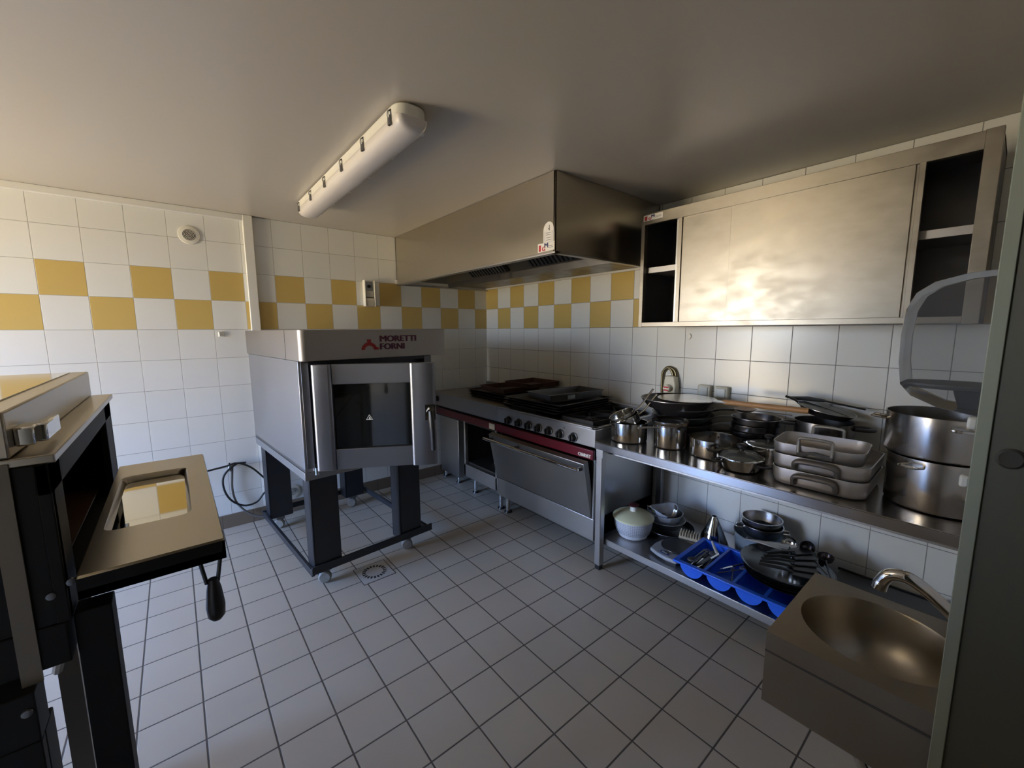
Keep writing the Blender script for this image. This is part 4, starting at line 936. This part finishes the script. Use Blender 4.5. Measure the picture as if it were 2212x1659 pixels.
m.build('oven_body', BLACKO, t, bevel=.002)
MB().box(-3.5, -3.48, DY0+.05, DY1-.1, .97, 1.2).box(-3.5, DX, DY0+.05, DY1-.1, .985, .99).build('chamber', mat('scorched_chamber', (.10, .045, .02), .5, .4), t)
MB().box(-2.806, -2.783, DY0-.004, DY0, .885, 1.243).build('corner_strip', mat('dull_strip', (.16, .14, .11), .45, .3), t)
la = MB().box(DX, DX+.022, -2.60, -2.555, 1.262, 1.292).box(DX+.018, DX+.032, -2.575, -2.475, 1.262, 1.292).build('latch', CHROME, t, bevel=.003)
# door flap lying horizontal
x0, x1, y0, y1 = -2.730, -2.532, -2.652, -1.945
zd = 1.050; hx0, hx1, hy0, hy1 = -2.715, -2.576, -2.472, -2.075
m = MB(); bm = m.bm
def rrect(ax0, ax1, ay0, ay1, rad, z, n=5):
    out = []
    for (cx, cy, a0) in ((ax1-rad, ay1-rad, 0), (ax0+rad, ay1-rad, 90), (ax0+rad, ay0+rad, 180), (ax1-rad, ay0+rad, 270)):
        for k in range(n+1):
            a = math.radians(a0+90*k/n); out.append(bm.verts.new((cx+rad*math.cos(a), cy+rad*math.sin(a), z)))
    return out
def band(A, B):
    for i in range(len(A)): bm.faces.new((A[i], A[(i+1) % len(A)], B[(i+1) % len(B)], B[i]))
o1 = rrect(x0, x1, y0, y1, .004, zd-.004); o2 = rrect(x0+.002, x1-.002, y0+.002, y1-.002, .004, zd)
i1 = rrect(hx0, hx1, hy0, hy1, .022, zd); i2 = rrect(hx0+.004, hx1-.004, hy0+.004, hy1-.004, .020, zd-.004); i3 = rrect(hx0+.008, hx1-.008, hy0+.008, hy1-.008, .018, zd-.016)
band(o1, o2); band(o2, i1); band(i1, i2); band(i2, i3)
fl_ = m.build('door_flap', STEEL_BR, t, bevel=0, sharp=30)
q = MB().box(hx0+.004, hx1-.004, hy0+.004, hy1-.004, zd-.024, zd-.0165).build('door_window', mat('mirror_glass', (.75, .73, .66), .03, 1), fl_, world=False); q.data.transform(Matrix.Translation(-Vector(t.location)))
q = MB().box(x0, x1, y0, y1, zd-.040, zd-.024).box(x0, x1, y0, y0+.006, zd-.04, zd-.004).box(x0, x1, y1-.006, y1, zd-.04, zd-.004).box(x1-.006, x1, y0, y1, zd-.04, zd-.004).build('door_back', BLACKO, fl_, world=False, bevel=.001); q.data.transform(Matrix.Translation(-Vector(t.location)))
m = MB().tube([(-2.573, -2.640, zd-.038), (-2.566, -2.642, zd-.085)], .0035, seg=8).tube([(-2.541, -2.640, zd-.038), (-2.549, -2.642, zd-.085)], .0035, seg=8)
q = m.build('handle_bracket', BLACK, fl_, world=False); q.data.transform(Matrix.Translation(-Vector(t.location)))
q = MB().lathe([(0, 0), (.008, 0), (.012, -.02), (.0155, -.055), (.014, -.075), (.008, -.083), (0, -.084)], c=(-2.556, -2.642, zd-.078), seg=24).build('handle_grip', BLACK, fl_, world=False); q.data.transform(Matrix.Translation(-Vector(t.location)))
# stand
MB().box(-3.7, -2.79, -2.655, -2.60, .80, .885).box(-3.7, -2.79, -2.655, -2.635, .02, .80).build('stand_end_panel', BLACKO, t, bevel=.002)
for (x, y, w, zt_) in ((-2.745, -2.612, .047, .97), (-2.846, -2.632, .056, .80), (-3.05, DY1-.06, .05, .90), (-3.70, DY0+.04, .05, .90), (-3.70, DY1-.06, .05, .90)):
    MB().box(x, x+w, y, y+w, 0, zt_).build('leg', BLACKO, t, bevel=.002)
MB().tube([(-2.752, -2.56, .985), (-2.835, -2.30, .70)], .009, seg=8).box(-2.84, -2.805, -2.28, -2.255, 0, .80).build('brace', mat('brace_grey', (.30, .27, .23), .45, .5), t)
for p in ((-2.762, -2.6285, 1.02), (-2.738, -2.6285, 1.035), (-2.80, -2.6555, .855)): MB().lathe([(0, 0), (.007, 0), (.006, .003), (0, .004)], M=basis(p, (1, 0, 0), (0, 0, 1)), seg=12).build('bolt', STEEL_D, t)

# ------------------------------------------------------------------ hand sink and dispenser
SX0, SX1, SY0, SY1, SZT, SZB = -1.722, -1.415, -3.615, -3.312, .850, .700
t = thing('hand_sink', 'square stainless hand basin with oval bowl mounted in front of the door frame', 'sink', ((SX0+SX1)/2, (SY0+SY1)/2, SZB))
m = MB(); bm = m.bm; N = 48; cx, cy = -1.568, -3.452; ax, ay = .118, .122
SINKM = mat('sink_steel', (.42, .385, .33), .34, 1, noise=.08, nscale=6, rvar=.06)
def ov(s, z, dx=0): return [bm.verts.new((cx+dx+ax*s*math.cos(2*math.pi*i/N), cy+ay*s*math.sin(2*math.pi*i/N), z)) for i in range(N)]
def sq(z):
    out = []
    for i in range(N):
        a = 2*math.pi*i/N; c, s_ = math.cos(a), math.sin(a)
        kx = ((SX1-cx)/c if c > 0 else (SX0-cx)/c) if abs(c) > 1e-6 else 1e9
        ky = ((SY1-cy)/s_ if s_ > 0 else (SY0-cy)/s_) if abs(s_) > 1e-6 else 1e9
        k = min(kx, ky); out.append([cx+k*c, cy+k*s_, z])
    for (qx, qy) in ((SX0, SY0), (SX0, SY1), (SX1, SY0), (SX1, SY1)):   # snap nearest to true corners
        j = min(range(N), key=lambda i: (out[i][0]-qx)**2+(out[i][1]-qy)**2); out[j] = [qx, qy, z]
    return [bm.verts.new(p) for p in out]
o0 = sq(SZB); o1 = sq(SZT); e0 = ov(1, SZT); e1 = ov(.985, SZT-.004); e2 = ov(.93, SZT-.05); e3 = ov(.86, SZT-.075); e4 = ov(.12, SZT-.124)
mid = [ov(k_, SZT-z_) for k_, z_ in ((.77, .092), (.66, .104), (.54, .112), (.40, .118), (.26, .122))]
seq = [o0, o1, e0, e1, e2, e3]+mid+[e4]
for A_, B_ in zip(seq, seq[1:]): band(A_, B_)
bm.faces.new(e4); bm.faces.new(o0)
m.build('basin', SINKM, t, sharp=30)
MB().lathe([(0, 0), (.019, 0), (.019, .003), (.012, .002), (0, .002)], c=(cx, cy, SZT-.1238), seg=24).build('waste', CHROME, t)
MB().box(SX0+.02, SX1, SY0+.01, SY1-.01, SZB-.012, SZB).box(SX0-.001, SX0+.001, SY0, SY1-.0, SZT-.042, SZT-.038).build('apron_seam', STEEL_D, t)
MB().tube(smooth_path([(cx, cy, SZB), (cx, cy, .58), (cx, -3.52, .52), (cx, -3.62, .52)], 6), .018, seg=14).build('waste_pipe', CHROME, t)
t = thing('swan_neck_tap', 'chrome swan-neck tap curving over the hand basin', 'tap', (-1.440, -3.560, .850))
MB().lathe([(0, 0), (.022, 0), (.020, .018), (.014, .022), (0, .022)], seg=24).build('tap_base', CHROME, t, world=False)
MB().tube(smooth_path([(0, 0, .015), (-.006, .030, .042), (-.015, .060, .070), (-.020, .088, .084), (-.020, .112, .078), (-.018, .124, .056), (-.018, .127, .040)], 7), [.0125]*36+[.013]*7, seg=16).build('spout', CHROME, t, world=False)

t = thing('paper_towel_dispenser', 'smoky transparent paper towel dispenser mounted above the hand basin', 'dispenser', (-1.575, -3.618, 1.297))
m = MB(); bm = m.bm
prof = [(0, .230), (.05, .229), (.105, .224), (.140, .214), (.160, .198), (.170, .172), (.173, .130), (.172, .085), (.167, .048), (.153, .030), (.12, .014), (.06, .003), (0, 0)]
xs_ = [(-.060, .94, 0), (-.058, .98, 0), (-.052, 1, 0), (.052, 1, 0), (.058, .98, 0), (.060, .94, 0)]
rows = []
for x, k, _ in xs_:
    rows.append([bm.verts.new((x, .001+d*(.85+.15*k), .115+(z-.115)*(.90+.10*k))) for d, z in prof])
for A_, B_ in zip(rows, rows[1:]):
    for i in range(len(A_)-1): bm.faces.new((A_[i], A_[i+1], B_[i+1], B_[i]))
bm.faces.new(rows[0]); bm.faces.new(rows[-1][::-1])
m.build('clear_cover', SMOKE, t, world=False, sharp=50)
MB().lathe([(0, 0), (.045, 0), (.050, .005), (.050, .008), (0, .010)], c=(0, .090, .042), seg=40).xf(Matrix.Diagonal((1, 1.25, 1, 1))).build('roll_tray', mat('tray_grey', (.16, .16, .15), .5), t, world=False)
MB().lathe([(0, 0), (.030, 0), (.038, .030), (0, .030)], c=(0, .072, .011), seg=30).build('spindle_cup', BLACKP, t, world=False)
MB().box(-.055, .055, .0005, .006, .01, .22).build('back_plate', mat('disp_back', (.35, .35, .36), .5), t, world=False)
